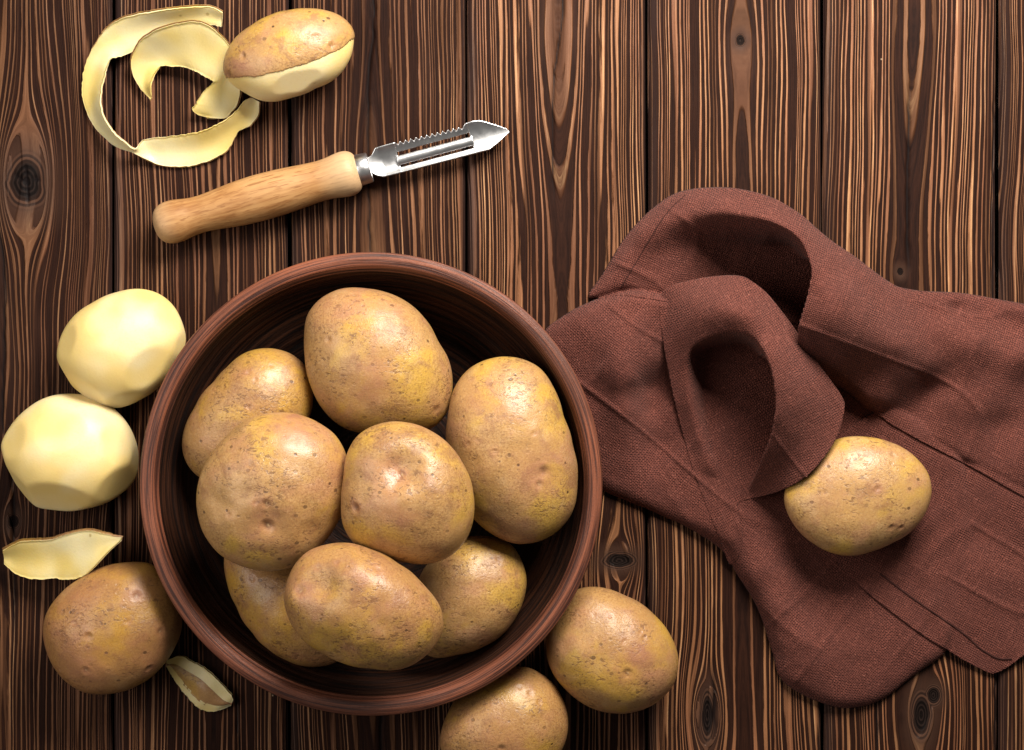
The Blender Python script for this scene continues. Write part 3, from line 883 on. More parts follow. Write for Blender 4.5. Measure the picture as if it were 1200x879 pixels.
def ribbon(name, pairs, label, camber=5.0, n=220, m=18, thick=1.9, skin=0.8, rag=0.8, seed=0, flip=1, zlift=0.0, skin_out=1.5):
    """pairs: (outer px, outer py, outer z, inner px, inner py, inner z)"""
    Pm = smooth_interp([((a[0] + a[3]) / 2, (a[1] + a[4]) / 2) + tuple(a) for a in pairs], n)[:, 2:]
    A = np.stack([*T(Pm[:, 0], Pm[:, 1], Pm[:, 2]), Pm[:, 2]], -1); B = np.stack([*T(Pm[:, 3], Pm[:, 4], Pm[:, 5]), Pm[:, 5]], -1)
    A[:, 1] *= -1; B[:, 1] *= -1
    s = np.linspace(0, 1, n)
    wid = np.linalg.norm(B - A, axis=1)
    ra = rag * (vnoise(np.arange(n) / 2.6, seed, seed=seed) + vnoise(np.arange(n) / 7.0, seed + 3, seed=seed)) * np.clip(wid / 25, .1, 1)
    rb = rag * 1.3 * (vnoise(np.arange(n) / 2.2, seed + 9, seed=seed) + vnoise(np.arange(n) / 6.0, seed + 5, seed=seed)) * np.clip(wid / 25, .1, 1)
    v = np.linspace(0, 1, m)
    D = (B - A) / (wid[:, None] + 1e-6)
    def sheet(ea, eb, off, cam):
        A2 = A - D * ea; B2 = B + D * eb
        C = A2[:, None] * (1 - v)[None, :, None] + B2[:, None] * v[None, :, None]
        Dxy = D * np.array([1, 1, 0])
        C += Dxy[:, None] * (0.6 * ra[:, None] * (1 - v)[None] ** 12 + 0.6 * rb[:, None] * v[None] ** 12)[..., None]
        c4 = np.sin(v * math.pi) ** 1.5
        C[:, :, 2] += flip * (-cam) * (c4[None, :] * np.clip(wid / 30, 0, 1)[:, None])
        C[:, :, 2] += 1.6 * vnoise(s[:, None] * 5, v[None] * 0.8, seed, seed=seed + 2)
        Tn = np.gradient(C, axis=0); Sn = np.gradient(C, axis=1)
        N = np.cross(Sn, Tn); N /= (np.linalg.norm(N, axis=2)[..., None] + 1e-9)
        N *= np.sign(N[..., 2:].mean() + 1e-9)
        return C + N * off, N
    def solid(top, bot):
        k = n * m
        F = gridfaces(n, m)
        FF = [F, F[:, ::-1] + k]
        I = np.arange(k).reshape(n, m)
        for idx, fl in ((I[:, 0], 0), (I[:, -1], 1), (I[0], 1), (I[-1], 0)):
            q = np.stack([idx[:-1], idx[1:], idx[1:] + k, idx[:-1] + k], -1)
            FF.append(q[:, ::-1] if fl else q)
        return np.concatenate([top.reshape(-1, 3), bot.reshape(-1, 3)]), np.concatenate(FF)
    if skin_out >= 0:          # flesh face up, skin underneath, peeping out along the edge
        t, _ = sheet(0, 0, 0, camber); b, _ = sheet(0, 0, -thick, camber)
        st, _ = sheet(skin_out, -0.4, -thick - 0.15, camber); sb, _ = sheet(skin_out, -0.4, -thick - skin, camber)
    else:
        t, _ = sheet(0, 0, 0, camber); b, _ = sheet(0, 0, -thick, camber)
        st, _ = sheet(skin_out * 5, skin_out * 5, skin + 0.2, camber); sb, _ = sheet(skin_out * 5, skin_out * 5, -0.4, camber)
    zmin = min(t[..., 2].min(), b[..., 2].min(), sb[..., 2].min())
    root = empty(name, A[0, 0], -A[0, 1], 0)
    tag(root, label, 'potato peel', 'potato peelings scattered on the table')
    o = np.array([A[0, 0], A[0, 1], 0])
    for nm, (x, y), mt in (('flesh', (t, b), M_peelflesh), ('skin', (st, sb), M_skin)):
        V, F = solid(x - o, y - o)
        V[:, 2] += zlift
        V[:, 2] = np.maximum(V[:, 2], 0.5 + (0.0 if nm == 'skin' else 0.3))
        z0 = np.zeros(len(V))
        build(nm, V * S, F, mt, root, attrs={'blush': z0 + (0.3 if nm == 'skin' else 0), 'eye': z0, 'nub': z0})
    return root

def cz(lst, sx, ox, oy):
    return [(a / sx + ox, b / sx + oy, z1, c / sx + ox, d / sx + oy, z2) for a, b, z1, c, d, z2 in lst]

ring = cz([(755, 62, 30, 752, 132, 20), (700, 37, 32, 715, 125, 19), (640, 34, 34, 665, 118, 18), (520, 46, 36, 560, 132, 15), (400, 62, 36, 450, 165, 12), (300, 82, 34, 365, 225, 10), (220, 115, 30, 290, 268, 12),
           (150, 185, 22, 212, 290, 18), (110, 255, 14, 190, 325, 20), (77, 345, 8, 175, 385, 22), (66, 430, 6, 158, 470, 24), (80, 520, 6, 165, 560, 26), (108, 590, 7, 192, 612, 28),
           (158, 658, 10, 228, 658, 30), (228, 718, 16, 268, 694, 30), (322, 752, 18, 332, 733, 22), (420, 798, 8, 365, 692, 16), (520, 817, 6, 448, 676, 16), (620, 811, 6, 540, 668, 18), (720, 775, 8, 620, 655, 22),
           (795, 718, 10, 700, 630, 26), (836, 645, 14, 775, 590, 28), (895, 612, 16, 830, 540, 26), (936, 545, 18, 880, 485, 22), (937, 500, 18, 902, 480, 18)], 4.1875, 80, 0)
ribbon('potato_peel', ring, 'longest peel, curled in a wide open ring at the upper left', camber=3.2, n=320, seed=1, rag=0.9)
small = cz([(403, 488, 12, 408, 480, 12), (352, 432, 11, 402, 425, 20), (316, 362, 12, 424, 360, 18), (312, 288, 20, 452, 327, 16), (352, 207, 32, 510, 326, 15), (432, 152, 42, 570, 330, 16), (540, 119, 46, 625, 352, 18),
            (640, 112, 46, 668, 374, 20), (722, 152, 42, 695, 388, 22), (790, 222, 34, 708, 398, 24), (842, 330, 28, 716, 404, 24), (845, 430, 22, 700, 416, 22), (830, 508, 14, 660, 452, 20), (802, 548, 10, 628, 510, 18), (742, 582, 8, 616, 548, 14), (690, 577, 8, 640, 566, 10)], 4.1875, 80, 0)
ribbon('potato_peel', small, 'short broad hook-shaped peel inside the ring of the longer one', camber=3.5, n=220, seed=5, rag=0.7)
leaf = cz([(8, 195, 30, 14, 238, 20), (60, 166, 36, 60, 275, 22), (120, 160, 38, 120, 290, 26), (180, 153, 42, 185, 289, 34), (240, 133, 50, 240, 291, 48), (300, 122, 58, 285, 280, 62), (350, 132, 66, 325, 245, 70), (390, 143, 70, 372, 195, 74), (420, 146, 72, 412, 158, 74)], 2.94, 0, 580)
ribbon('potato_peel', leaf, 'leaf-shaped peel leaning on the brown potato at the left', camber=3.5, n=140, seed=8, rag=0.6, skin_out=2.6)
slice_ = cz([(575, 570, 10, 572, 592, 8), (612, 556, 14, 592, 625, 8), (660, 574, 17, 622, 668, 8), (715, 606, 18, 660, 710, 8), (765, 655, 18, 700, 742, 8), (795, 688, 16, 745, 745, 8), (804, 705, 12, 795, 728, 8)], 2.94, 0, 580)
ribbon('potato_peel', slice_, 'small end slice lying skin side up with a pale flesh border', camber=-3, n=110, seed=9, rag=0.6, thick=5, skin_out=-1.6)

# ------------------------------------------------------------------ peeler
pe = empty('vegetable_peeler', 183, 253, 0)
tag(pe, 'vegetable peeler with turned beech handle and slotted serrated steel blade', 'peeler')
ang = math.atan2(266 - 199.5, 421 - 181)
hx, hy = T(181, 266, 26)
pe.location = tuple(float(c) for c in W(hx, hy, 0))
pe.rotation_euler = (0, 0, ang)
# handle, axis along local +x
hp_ = np.array([(0, 0.01), (0.6, 9), (3, 16), (8, 21.5), (16, 24.5), (26, 25), (36, 23.4), (46, 21.6), (58, 21.2), (76, 23), (100, 25.8), (125, 27), (150, 26.6), (172, 25), (190, 23.6), (203, 23.2), (214, 24.2), (224, 26), (232, 26.6), (239, 25), (244, 21), (246.5, 15), (247, 0.01)])
tt = np.linspace(0, 1, 150)
dd = np.r_[0, np.cumsum(np.hypot(*np.diff(hp_, axis=0).T))]; dd /= dd[-1]
ax, ar = np.interp(tt, dd, hp_[:, 0]), np.interp(tt, dd, hp_[:, 1])
for _ in range(3):
    ax[1:-1] = .25 * ax[:-2] + .5 * ax[1:-1] + .25 * ax[2:]; ar[1:-1] = .25 * ar[:-2] + .5 * ar[1:-1] + .25 * ar[2:]
a = np.linspace(0, 2 * math.pi, 64, endpoint=False)
Vh = np.stack([np.repeat(ax[:, None], 64, 1), ar[:, None] * np.cos(a)[None], ar[:, None] * np.sin(a)[None] + 26.6], -1).reshape(-1, 3)
worn = np.clip(np.clip(1 - ax / 30, 0, 1) + np.clip((ax - 195) / 30, 0, 1), 0, 1)
build('handle', Vh * S, gridfaces(150, 64, True), M_beech, pe, attrs={'worn': np.repeat(worn, 64)})
# ferrule
fp = np.array([(243, 14), (243, 17.6), (244.5, 18.4), (251, 18), (258, 17.6), (259.2, 16.8), (259.4, 13), (259.4, 0.01)])
Vf_ = np.stack([np.repeat(fp[:, 0][:, None], 48, 1), fp[:, 1][:, None] * np.cos(np.linspace(0, 2 * math.pi, 48, endpoint=False))[None],
                fp[:, 1][:, None] * np.sin(np.linspace(0, 2 * math.pi, 48, endpoint=False))[None] + 26.6], -1).reshape(-1, 3)
fo = build('ferrule', Vf_ * S, gridfaces(len(fp), 48, True), M_steel, pe)
# blade: a shallow steel trough with two slots
BA = math.radians(-1.2)           # blade axis turns very slightly against the handle
def bl2(px, py):
    x, y = T(px, py, 26); dx, dy = x - hx, -(y - hy)
    return dx * math.cos(ang) + dy * math.sin(ang), -dx * math.sin(ang) + dy * math.cos(ang)
def bz(b, c): return 19.5 + 0.0165 * (b - c) ** 2
q = lambda a_, b_: bl2(a_ / 5.4545 + 400, b_ / 5.4545 + 120)
top = np.array([q(150, 362), q(178, 345), q(192, 335), q(215, 290), q(340, 255), q(780, 150), q(792, 134), q(835, 120), q(882, 114), q(930, 124), q(1000, 144), q(1058, 166), q(1073, 180)])
bot = np.array([q(150, 432), q(182, 436), q(205, 456), q(235, 470), q(270, 476), q(380, 448), q(850, 326), q(945, 302), q(1000, 258), q(1045, 215), q(1068, 194), q(1074, 183)])
top = top[np.argsort(top[:, 0])]; bot = bot[np.argsort(bot[:, 0])]
sl1_lo = np.array([q(352, 345), q(822, 220)]); sl1_hi = np.array([q(345, 318), q(812, 192)])
sl2_lo = np.array([q(370, 414), q(848, 288)]); sl2_hi = np.array([q(366, 398), q(844, 270)])
xs0, xs1 = sl1_hi[0, 0] + 1.5, sl1_hi[1, 0] + 1.0
fT = lambda x: np.interp(x, top[:, 0], top[:, 1]); fB = lambda x: np.interp(x, bot[:, 0], bot[:, 1])
li = lambda L: (lambda x: np.interp(x, L[:, 0], L[:, 1]) if True else 0)
def ext(L):
    m = (L[1, 1] - L[0, 1]) / (L[1, 0] - L[0, 0])
    return lambda x: L[0, 1] + m * (x - L[0, 0])
eT1, eT2, eB1, eB2 = ext(sl1_hi), ext(sl1_lo), ext(sl2_hi), ext(sl2_lo)
cen = lambda x: 0.5 * (eT2(x) + eB1(x)) + 0.5
tooth0, tooth1 = q(340, 255)[0], q(782, 150)[0]
def teeth(x):
    t = (x - tooth0) / (tooth1 - tooth0) * 13
    tri = np.abs((t % 1.0) - 0.5) * 2
    return np.where((x > tooth0) & (x < tooth1), -3.6 * (1 - tri), 0)
def strip(x, lo, hi, nb=8, zf=None):
    L, H = lo(x), hi(x)
    b = L[:, None] + (H - L)[:, None] * np.linspace(0, 1, nb)[None]
    X = np.repeat(x[:, None], nb, 1)
    Z = bz(b, cen(x)[:, None]) if zf is None else zf(X, b)
    return np.stack([X, b, Z], -1).reshape(-1, 3), gridfaces(len(x), nb)
parts = []
xa = np.linspace(top[0, 0], xs0, 40); xb = np.linspace(xs1, top[-1, 0] - 0.2, 60)
xr = np.linspace(xs0, xs1, 210)
def joinm(ps):
    V, F, k = [], [], 0
    for v, f in ps:
        V.append(v); F.append(f + k); k += len(v)
    return np.concatenate(V), np.concatenate(F)
neckz = lambda X, b: np.where(X < 275, np.interp(X, [top[0, 0], 275], [23.5, 0]) * 1.0 + np.interp(X, [top[0, 0], 275], [0, 1]) * bz(b, cen(X)), bz(b, cen(X)))
Vbl, Fbl = joinm([strip(xa, fB, fT, 26, neckz), strip(xb, fB, fT, 26),
                  strip(xr, fB, eB2, 8), strip(xr, eT1, lambda x: fT(x) + teeth(x), 10)])
bo = build('blade', Vbl * S, Fbl, M_steel, pe)
Vba, Fba = strip(np.linspace(xs0 - 2, xs1 + 2, 80), eB1, eT2, 10, lambda X, b: 24.5 - 0.07 * (b - cen(X)) ** 2)
ba = build('cutting_bar', Vba * S, Fba, M_steel, pe)
for o_ in (bo, ba):
    md = o_.modifiers.new('thickness', 'SOLIDIFY'); md.thickness = 1.5 * S; md.offset = 0

# ------------------------------------------------------------------ napkin
def tps(ctrl, X, Y, pw=2.0, reg=0.0):
    C = np.array(ctrl, float); P, z = C[:, :2] / 100.0, C[:, 2]
    def U(r2):
        return np.where(r2 > 0, 0.5 * r2 * np.log(np.maximum(r2, 1e-12)), 0.0)
    n = len(P)
    D = ((P[:, None] - P[None]) ** 2).sum(-1)
    A = np.zeros((n + 3, n + 3)); A[:n, :n] = U(D) + reg * np.eye(n)
    A[:n, n] = 1; A[:n, n + 1:] = P; A[n, :n] = 1; A[n + 1:, :n] = P.T
    w = np.linalg.lstsq(A, np.r_[z, 0, 0, 0], rcond=None)[0]
    out = np.empty(X.size); xf, yf = X.ravel() / 100.0, Y.ravel() / 100.0
    for s in range(0, X.size, 20000):
        e = slice(s, s + 20000)
        r2 = (xf[e, None] - P[None, :, 0]) ** 2 + (yf[e, None] - P[None, :, 1]) ** 2
        out[e] = U(r2) @ w[:n] + w[n] + xf[e] * w[n + 1] + yf[e] * w[n + 2]
    return out.reshape(X.shape)

def closed_spline(pts, per=14):
    P = np.array(pts, float); n = len(P)
    t = np.linspace(0, 1, per, endpoint=False)[:, None]
    out = []
    for i in range(n):
        p0, p1, p2, p3 = P[i - 1], P[i], P[(i + 1) % n], P[(i + 2) % n]
        out.append(0.5 * (2 * p1 + (p2 - p0) * t + (2 * p0 - 5 * p1 + 4 * p2 - p3) * t ** 2 + (3 * p1 - p0 - 3 * p2 + p3) * t ** 3))
    return np.concatenate(out)

def in_poly(x, y, P):
    ins = np.zeros(x.shape, bool)
    j = len(P) - 1
    for i in range(len(P)):
        xi, yi, xj, yj = P[i, 0], P[i, 1], P[j, 0], P[j, 1]
        if yi != yj:
            c = ((yi > y) != (yj > y)) & (x < (xj - xi) * (y - yi) / (yj - yi) + xi)
            ins ^= c
        j = i
    return ins

def chain(pts, n):
    P = np.array(pts, float)
    d = np.r_[0, np.cumsum(np.hypot(np.diff(P[:, 0]), np.diff(P[:, 1])))]
    t = np.linspace(0, d[-1], n)
    return [tuple(np.interp(t, d, P[:, k])[i] for k in range(3)) for i in range(n)]

class Layer:
    def __init__(self, outline, ctrl, rot, seed, wr=1.0, step=2.0, roll=None):
        self.P = closed_spline(outline)
        self.ctrl, self.rot, self.seed, self.wr, self.step = ctrl, rot, seed, wr, step
        self.roll = roll
        tt_ = np.arange(len(self.P))
        self.P = self.P + np.stack([0.7 * vnoise(tt_ / 9.0, seed * 1.1, seed=2), 0.7 * vnoise(tt_ / 9.0, seed * 2.3, seed=4)], -1)
    def z(self, X, Y):
        z = tps(self.ctrl, X, Y)
        if getattr(self, 'hollow', None):
            poly, lo = self.hollow
            D = closed_spline([p[:2] for p in poly], 10); n_ = len(poly)
            ww = np.interp(np.arange(len(D)) / 10.0, np.arange(n_ + 1), [p[2] for p in poly] + [poly[0][2]])
            zl = tps(lo, X, Y)
            x, y = X.ravel(), Y.ravel(); sd = np.empty(x.size); wn = np.empty(x.size)
            E = np.roll(D, -1, 0) - D; L = (E ** 2).sum(1) + 1e-9
            for s0 in range(0, x.size, 20000):
                e = slice(s0, s0 + 20000)
                t = np.clip(((x[e, None] - D[None, :, 0]) * E[None, :, 0] + (y[e, None] - D[None, :, 1]) * E[None, :, 1]) / L[None], 0, 1)
                d2 = (x[e, None] - D[None, :, 0] - t * E[None, :, 0]) ** 2 + (y[e, None] - D[None, :, 1] - t * E[None, :, 1]) ** 2
                b = np.argmin(d2, 1)
                sd[e] = np.sqrt(d2[np.arange(len(b)), b]); wn[e] = ww[b]
            sd = np.where(in_poly(x, y, D), -sd, sd)
            t = np.clip((sd / wn).reshape(X.shape) + 1.0, 0, 1)     # falls away on the inner side of the edge
            m = t * t * (3 - 2 * t)
            z = zl + (z - zl) * m
            # the fold's lip really overhangs: the cloth below it runs back under the lip
            nx_, ny_ = np.zeros(x.size), np.zeros(x.size)
            for s0 in range(0, x.size, 20000):
                e = slice(s0, s0 + 20000)
                t2 = np.clip(((x[e, None] - D[None, :, 0]) * E[None, :, 0] + (y[e, None] - D[None, :, 1]) * E[None, :, 1]) / L[None], 0, 1)
                qx, qy = D[None, :, 0] + t2 * E[None, :, 0], D[None, :, 1] + t2 * E[None, :, 1]
                b = np.argmin((x[e, None] - qx) ** 2 + (y[e, None] - qy) ** 2, 1); ii = np.arange(len(b))
                nx_[e], ny_[e] = qx[ii, b] - x[e], qy[ii, b] - y[e]
            ln = np.hypot(nx_, ny_) + 1e-6
            amt = np.where(sd < 0, 15.0 * (1 - m.ravel()) * np.exp(-np.clip(-sd - wn, 0, None) / 22.0) * np.clip((9 - wn) / 4.0, 0, 1), 0)
            self.shift = ((amt * nx_ / ln).reshape(X.shape), (amt * ny_ / ln).reshape(X.shape))
        w = self.wr * (1.6 * fbm(X / 48.0, Y / 48.0, 0, seed=self.seed, octv=2) + 0.5 * vnoise(X / 15.0, Y / 15.0, 0, seed=self.seed + 3))
        rx, ry = X * math.cos(self.rot) + Y * math.sin(self.rot), -X * math.sin(self.rot) + Y * math.cos(self.rot)
        cre = np.clip(1 - 7 * np.abs(vnoise(rx / 190.0, ry / 80.0, 0, seed=self.seed + 50)), 0, 1) ** 1.5
        cre2 = np.clip(1 - 6 * np.abs(vnoise(rx / 70.0, ry / 130.0, 0, seed=self.seed + 60)), 0, 1) ** 1.5
        z = z + w + self.wr * (2.6 * cre + 1.6 * cre2)
        if self.roll:                       # folded (not cut) edges: the cloth rounds over and tucks under
            r, h = self.roll
            A = self.P; E = np.roll(A, -1, 0) - A; L = (E ** 2).sum(1) + 1e-9
            x, y = X.ravel(), Y.ravel(); d = np.empty(x.size)
            for s0 in range(0, x.size, 8000):
                e = slice(s0, s0 + 8000)
                t = np.clip(((x[e, None] - A[None, :, 0]) * E[None, :, 0] + (y[e, None] - A[None, :, 1]) * E[None, :, 1]) / L[None], 0, 1)
                d[e] = np.sqrt(((x[e, None] - A[None, :, 0] - t * E[None, :, 0]) ** 2 + (y[e, None] - A[None, :, 1] - t * E[None, :, 1]) ** 2).min(1))
            q = np.clip(d / r, 0, 1).reshape(X.shape)
            z = 2 + (z + h - 2) * (0.12 + 0.88 * np.sqrt(np.clip(1 - (1 - q) ** 2, 0, 1)))
        return z
    def mesh(self, below):
        P, st = self.P, self.step
        x0, y0 = P.min(0) - st; x1, y1 = P.max(0) + st
        xs, ys = np.arange(x0, x1 + st, st), np.arange(y0, y1 + st, st)
        X, Y = np.meshgrid(xs, ys)
        ins = in_poly(X, Y, P)
        cell = ins[:-1, :-1] | ins[1:, :-1] | ins[:-1, 1:] | ins[1:, 1:]
        used = np.zeros(X.shape, bool)
        used[:-1, :-1] |= cell; used[1:, :-1] |= cell; used[:-1, 1:] |= cell; used[1:, 1:] |= cell
        snap = used & ~ins
        if snap.any():
            A = P; B = np.roll(P, -1, 0)
            px, py = X[snap], Y[snap]
            d = B - A; L = (d ** 2).sum(1) + 1e-9
            t = np.clip(((px[:, None] - A[None, :, 0]) * d[None, :, 0] + (py[:, None] - A[None, :, 1]) * d[None, :, 1]) / L[None], 0, 1)
            qx = A[None, :, 0] + t * d[None, :, 0]; qy = A[None, :, 1] + t * d[None, :, 1]
            b = np.argmin((qx - px[:, None]) ** 2 + (qy - py[:, None]) ** 2, 1)
            X = X.copy(); Y = Y.copy()
            X[snap] = qx[np.arange(len(b)), b]; Y[snap] = qy[np.arange(len(b)), b]
        self.shift = None
        Z = self.z(X, Y)
        sh = self.shift
        fl = 2.2
        for o in below:
            m = in_poly(X, Y, o.P)
            zb = np.where(m, o.zfin(X, Y) + getattr(self, 'gap', 2.6), -99)
            Z = np.maximum(Z, zb)
        Z = np.maximum(Z, fl)
        idx = -np.ones(X.shape, int); idx[used] = np.arange(used.sum())
        r, c = np.nonzero(cell)
        F = np.stack([idx[r, c], idx[r + 1, c], idx[r + 1, c + 1], idx[r, c + 1]], -1)
        XS, YS = (X, Y) if sh is None else (X + sh[0], Y + sh[1])
        tx, ty = T(XS[used], YS[used], Z[used])
        V = np.stack([tx, -ty, Z[used]], -1)
        ca, sa = math.cos(self.rot), math.sin(self.rot)
        uv = np.stack([X[used] * ca + Y[used] * sa, -X[used] * sa + Y[used] * ca], -1) + self.seed * 137.0
        self.below = below
        return V, F, uv
    def zfin(self, X, Y):
        Z = self.z(X, Y)
        for o in self.below:
            m = in_poly(X, Y, o.P)
            Z = np.maximum(Z, np.where(m, o.zfin(X, Y) + 2.6, -99))
        return np.maximum(Z, 2.2)

base = Layer([(636, 392), (662, 369), (700, 350), (740, 340), (775, 343), (820, 350), (880, 360), (940, 400), (990, 450), (1060, 480), (1130, 540), (1140, 640), (1125, 720), (1108, 764), (1072, 791), (1035, 818), (1004, 829), (975, 828), (945, 816), (916, 796), (904, 762), (887, 712), (864, 674), (846, 646), (805, 618), (762, 599), (727, 584), (700, 568), (678, 530), (660, 478), (642, 430)],
    [(636, 392, 8), (662, 369, 16), (700, 350, 30), (740, 340, 40), (775, 345, 44), (830, 350, 30), (880, 370, 12), (940, 410, 6), (990, 450, 5), (1060, 480, 5), (1130, 540, 5), (1125, 720, 4), (1108, 764, 4),
     (1072, 791, 4), (1035, 818, 4), (1004, 829, 4), (975, 828, 4), (945, 816, 4), (916, 796, 4), (904, 762, 4), (887, 712, 4), (864, 674, 4), (846, 646, 5), (805, 618, 4), (762, 599, 4), (727, 584, 4), (700, 568, 4), (678, 530, 8), (660, 478, 14), (642, 430, 10),
     (680, 380, 32), (712, 372, 44), (745, 365, 48), (765, 370, 46), (700, 420, 42), (722, 410, 58), (732, 430, 60), (742, 445, 50), (757, 452, 12), (763, 480, 5), (770, 520, 5), (735, 390, 58), (757, 392, 46), (738, 480, 40), (748, 485, 26),
     (715, 460, 44), (735, 515, 26), (712, 505, 28), (745, 550, 14), (700, 470, 32), (775, 560, 10), (800, 590, 8), (785, 480, 14),
     (850, 450, 4), (880, 480, 4), (870, 530, 5), (830, 480, 6), (840, 540, 12), (860, 580, 16), (815, 520, 16),
     (860, 630, 22), (885, 670, 22), (905, 710, 22), (925, 755, 22), (950, 790, 17), (1000, 806, 11), (900, 630, 14), (940, 660, 8), (940, 710, 14), (980, 740, 12), (1030, 770, 10), (1000, 690, 8), (1060, 760, 7), (960, 600, 6), (1040, 600, 6)],
    0.72, 3, roll=(15, 9))
A_ = Layer([(690, 349), (711, 312), (736, 274), (768, 241), (800, 223), (850, 219), (900, 229), (935, 249), (966, 275), (1002, 301), (1040, 329), (1065, 339), (1120, 343), (1200, 356), (1290, 372), (1340, 500), (1290, 618), (1200, 582), (1140, 548), (1090, 523), (1056, 504), (1036, 491), (1010, 474), (985, 455), (930, 430), (880, 395), (820, 362), (775, 352), (730, 345)],
    [(690, 349, 5), (711, 312, 8), (736, 274, 12), (768, 241, 18), (800, 223, 34), (850, 219, 46), (900, 229, 56), (935, 249, 79.36), (966, 275, 79.36), (1002, 301, 54), (1040, 329, 34), (1065, 339, 24), (1120, 343, 24), (1200, 356, 22), (1290, 372, 18),
     (725, 310, 18), (750, 275, 30), (780, 255, 42), (805, 244, 54), (850, 240, 87.04), (900, 250, 107.52), (938, 272, 128), (990, 345, 133.12), (1015, 385, 112.64), (1055, 405, 81.92), (1085, 408, 50),
     (951, 312, 138.24), (947, 345, 133.12), (936, 384, 120.32), (905, 300, 117.76), (860, 290, 94.72), (800, 300, 50), (760, 320, 30),
     (985, 415, 99.84), (1020, 438, 60), (1005, 460, 42), (975, 440, 50), (1038, 470, 36), (1068, 445, 38), (1088, 432, 40),
     (1045, 482, 10), (1062, 478, 8), (1075, 462, 10), (1088, 450, 14), (1056, 500, 6), (1036, 491, 8),
     (1080, 362, 28), (1120, 361, 14), (1160, 374, 14), (1195, 388, 16), (1110, 380, 40), (1150, 396, 42), (1200, 412, 42), (1280, 425, 38), (1090, 395, 46),
     (1120, 430, 32), (1160, 445, 29), (1200, 450, 22), (1280, 470, 22), (1110, 470, 22), (1150, 480, 27), (1175, 465, 26), (1190, 490, 14), (1170, 500, 12), (1130, 510, 16), (1210, 530, 24), (1270, 560, 16),
     (1090, 523, 10), (1140, 548, 12), (1200, 582, 12), (1290, 618, 10)],
    0.35, 7, roll=(15, 7))
A_.hollow = ([(705, 346, 30), (722, 310, 34), (748, 276, 38), (788, 250, 44), (850, 244, 46), (905, 256, 36), (936, 278, 16), (950, 312, 4), (946, 345, 4), (935, 384, 4), (926, 440, 5), (850, 420, 10), (760, 375, 20)],
    [(690, 349, 5), (735, 320, 16), (765, 305, 20), (790, 290, 24), (820, 278, 26), (855, 272, 24), (890, 285, 14), (800, 320, 18), (850, 310, 9), (890, 315, 4), (930, 310, 4), (970, 330, 4), (930, 385, 4), (880, 345, 4), (830, 345, 8), (780, 350, 12), (890, 385, 4), (950, 440, 4), (720, 260, 14), (850, 200, 20), (980, 270, 4)])
F_ = Layer([(975, 520), (1040, 478), (1110, 500), (1290, 585), (1300, 712), (1240, 745), (1200, 768), (1176, 785), (1160, 789), (1140, 779), (1117, 766), (1088, 748), (1060, 728), (1020, 697), (990, 668), (962, 630), (950, 570)],
    [(975, 520, 8), (1040, 478, 6), (1110, 500, 6), (1290, 585, 6), (1300, 712, 6), (1240, 745, 5), (1200, 768, 5), (1176, 785, 4), (1160, 789, 4), (1117, 766, 8), (1088, 748, 12), (1060, 728, 14), (1020, 697, 15), (990, 668, 14), (962, 630, 10), (950, 570, 8),
     (1060, 640, 15), (1100, 680, 15), (1140, 720, 13), (1110, 600, 12), (1150, 625, 9), (1195, 650, 8), (1130, 570, 12), (1170, 590, 15), (1200, 620, 14), (1180, 700, 11), (1220, 700, 10), (1120, 630, 15), (1170, 665, 14), (1000, 580, 10), (1060, 560, 10)],
    0.52, 11)
def with_base(pts, up=0.5):
    P = np.array(pts, float)
    return [(x, y, float(z) + up) for (x, y), z in zip(P, base.zfin(P[:, 0], P[:, 1]))]
base.below = []
B_ = Layer([(773, 356), (780, 339), (810, 328), (860, 323), (890, 335), (921, 371), (955, 420), (985, 462), (989, 482), (978, 518), (948, 556), (912, 576), (868, 588), (866, 602), (870, 640), (856, 662), (843, 630), (820, 572), (799, 505), (785, 445), (776, 395)],
    [(773, 356, 40), (780, 339, 48), (810, 328, 60), (860, 323, 70), (890, 335, 76), (921, 371, 88), (955, 420, 92), (985, 462, 80), (989, 482, 80), (978, 518, 88), (948, 556, 94), (926, 571, 78), (905, 579, 50), (868, 588, 14),
     (776, 395, 44), (785, 445, 36), (799, 505, 26), (820, 572, 19), (800, 355, 72), (838, 355, 112), (878, 370, 134), (905, 412, 144), (914, 455, 142), (913, 492, 128), (900, 530, 94), (885, 562, 46),
     (932, 420, 124), (948, 465, 118), (960, 500, 100), (938, 520, 102), (915, 550, 78), (798, 395, 68), (812, 430, 64), (806, 470, 46), (826, 500, 48), (838, 545, 34), (822, 540, 28), (855, 392, 108), (828, 400, 90), (885, 405, 128)]
    + with_base([(866, 604), (870, 640), (856, 662), (843, 632), (858, 620)]), 0.95, 15, wr=0.8)
B_.hollow = ([(808, 410, 16), (850, 388, 22), (884, 396, 14), (902, 430, 4), (908, 470, 4), (904, 505, 4), (891, 542, 6), (874, 584, 10), (866, 602, 8), (848, 580, 22), (819, 525, 26), (804, 464, 26)],
    [(850, 420, 8), (880, 420, 4), (900, 470, 3), (890, 520, 3), (865, 470, 4), (860, 520, 5), (875, 560, 5), (840, 450, 10), (845, 500, 10), (855, 560, 10), (820, 400, 12), (920, 430, 3)] + with_base([(866, 604), (850, 610)]))
B_.gap = 0.7
Vn, Fn, Un, k = [], [], [], 0
base.below = []; 
for L, bel in ((base, []), (F_, [base]), (A_, [base, F_]), (B_, [base])):
    v, f, u = L.mesh(bel)
    Vn.append(v); Fn.append(f + k); Un.append(u); k += len(v)
    if L is not B_:
        pile.add(v * S + np.array([-CX * S, CY * S, 0]), f)
Vn, Fn, Un = np.concatenate(Vn), np.concatenate(Fn), np.concatenate(Un)
nx, ny = 940.0, 520.0
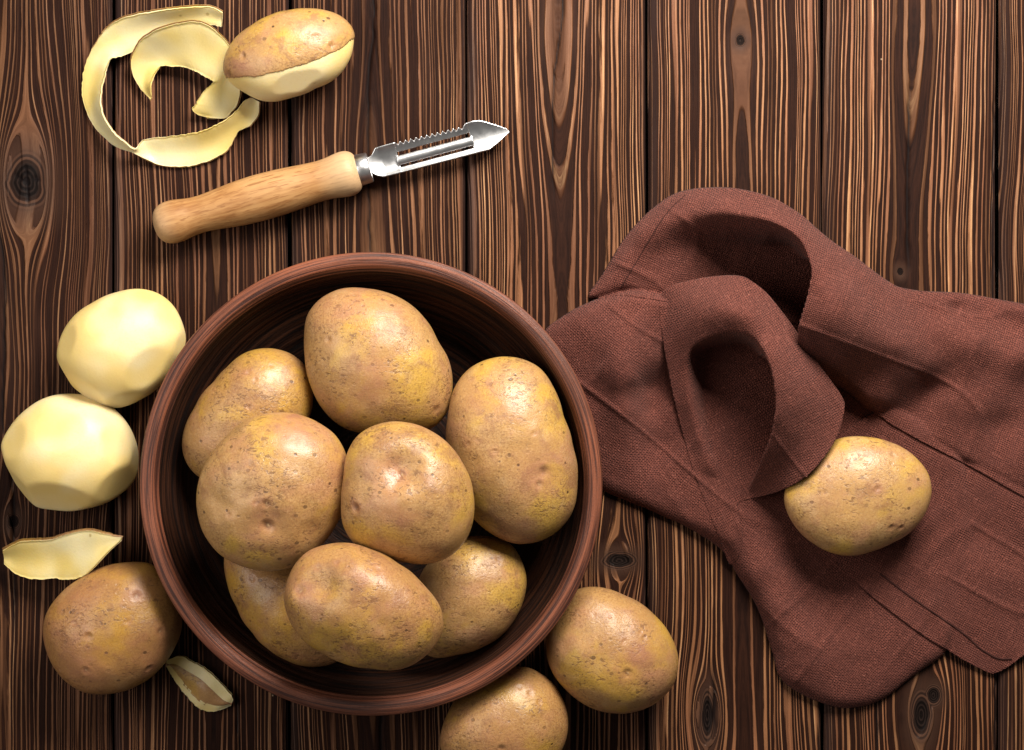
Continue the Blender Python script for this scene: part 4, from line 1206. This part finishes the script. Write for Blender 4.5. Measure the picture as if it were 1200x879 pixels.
nap = build('napkin', (Vn - np.array([nx, -ny, 0])) * S, Fn, M_cloth, uv=Un, loc=tuple(float(c) for c in W(nx, ny, 0)))
tag(nap, 'crumpled dark brown linen napkin heaped in soft folds right of the bowl', 'napkin')
md = nap.modifiers.new('thickness', 'SOLIDIFY'); md.thickness = 1.6 * S; md.offset = -1

def seam(layer, pts, r, lift=0.6):
    P = smooth_interp(pts, 90)
    X, Y = P[:, 0], P[:, 1]
    Z = layer.zfin(X, Y) + lift
    tx, ty = T(X, Y, Z)
    C = np.stack([tx - nx, -(ty - ny), Z], -1)
    Tn = np.gradient(C, axis=0); Tn /= np.linalg.norm(Tn, axis=1)[:, None]
    up = np.array([0, 0, 1.0]); B = np.cross(Tn, up); B /= np.linalg.norm(B, axis=1)[:, None]; N = np.cross(B, Tn)
    a = np.linspace(0, 2 * math.pi, 6, endpoint=False)
    V = (C[:, None] + r * (np.cos(a)[None, :, None] * B[:, None] + np.sin(a)[None, :, None] * N[:, None])).reshape(-1, 3)
    build('hem_seam', V * S, gridfaces(90, 6, True), M_thread, nap)
seam(F_, [(1031, 672), (1067, 699), (1100, 722), (1131, 744), (1152, 762), (1172, 772), (1186, 772)], 1.1, 0.3)
seam(A_, [(727, 338), (745, 308), (765, 275), (785, 246), (803, 229)], 1.0, -0.55)

O4 = [(977, 516), (992, 512), (1015, 512), (1039, 517), (1062, 527), (1078, 541), (1089, 558), (1092, 576), (1086, 598), (1072, 619), (1047, 635), (1023, 645), (1002, 651), (982, 650), (957, 639), (935, 621), (922, 600), (918, 586), (925, 560), (945, 535)]
potato('potato', O4, 60, 42, 40, 'pale tan potato resting on the napkin, partly under its folded flap', 'unpeeled potatoes lying on the table', seed=14, dull=0,
       eyes=[(947, 570, 6, 2.4, 1.5), (1029, 573, 5, 1.8, 0), (1045, 618, 5, 2.0, 0), (1057, 618, 4, 2.2, 0), (1047, 533, 5, 1.8, 0), (966, 576, 4, 1.6, 0), (1060, 536, 4, 1.5, 0)],
       blush=[(960, 575, 26, 0.35)])
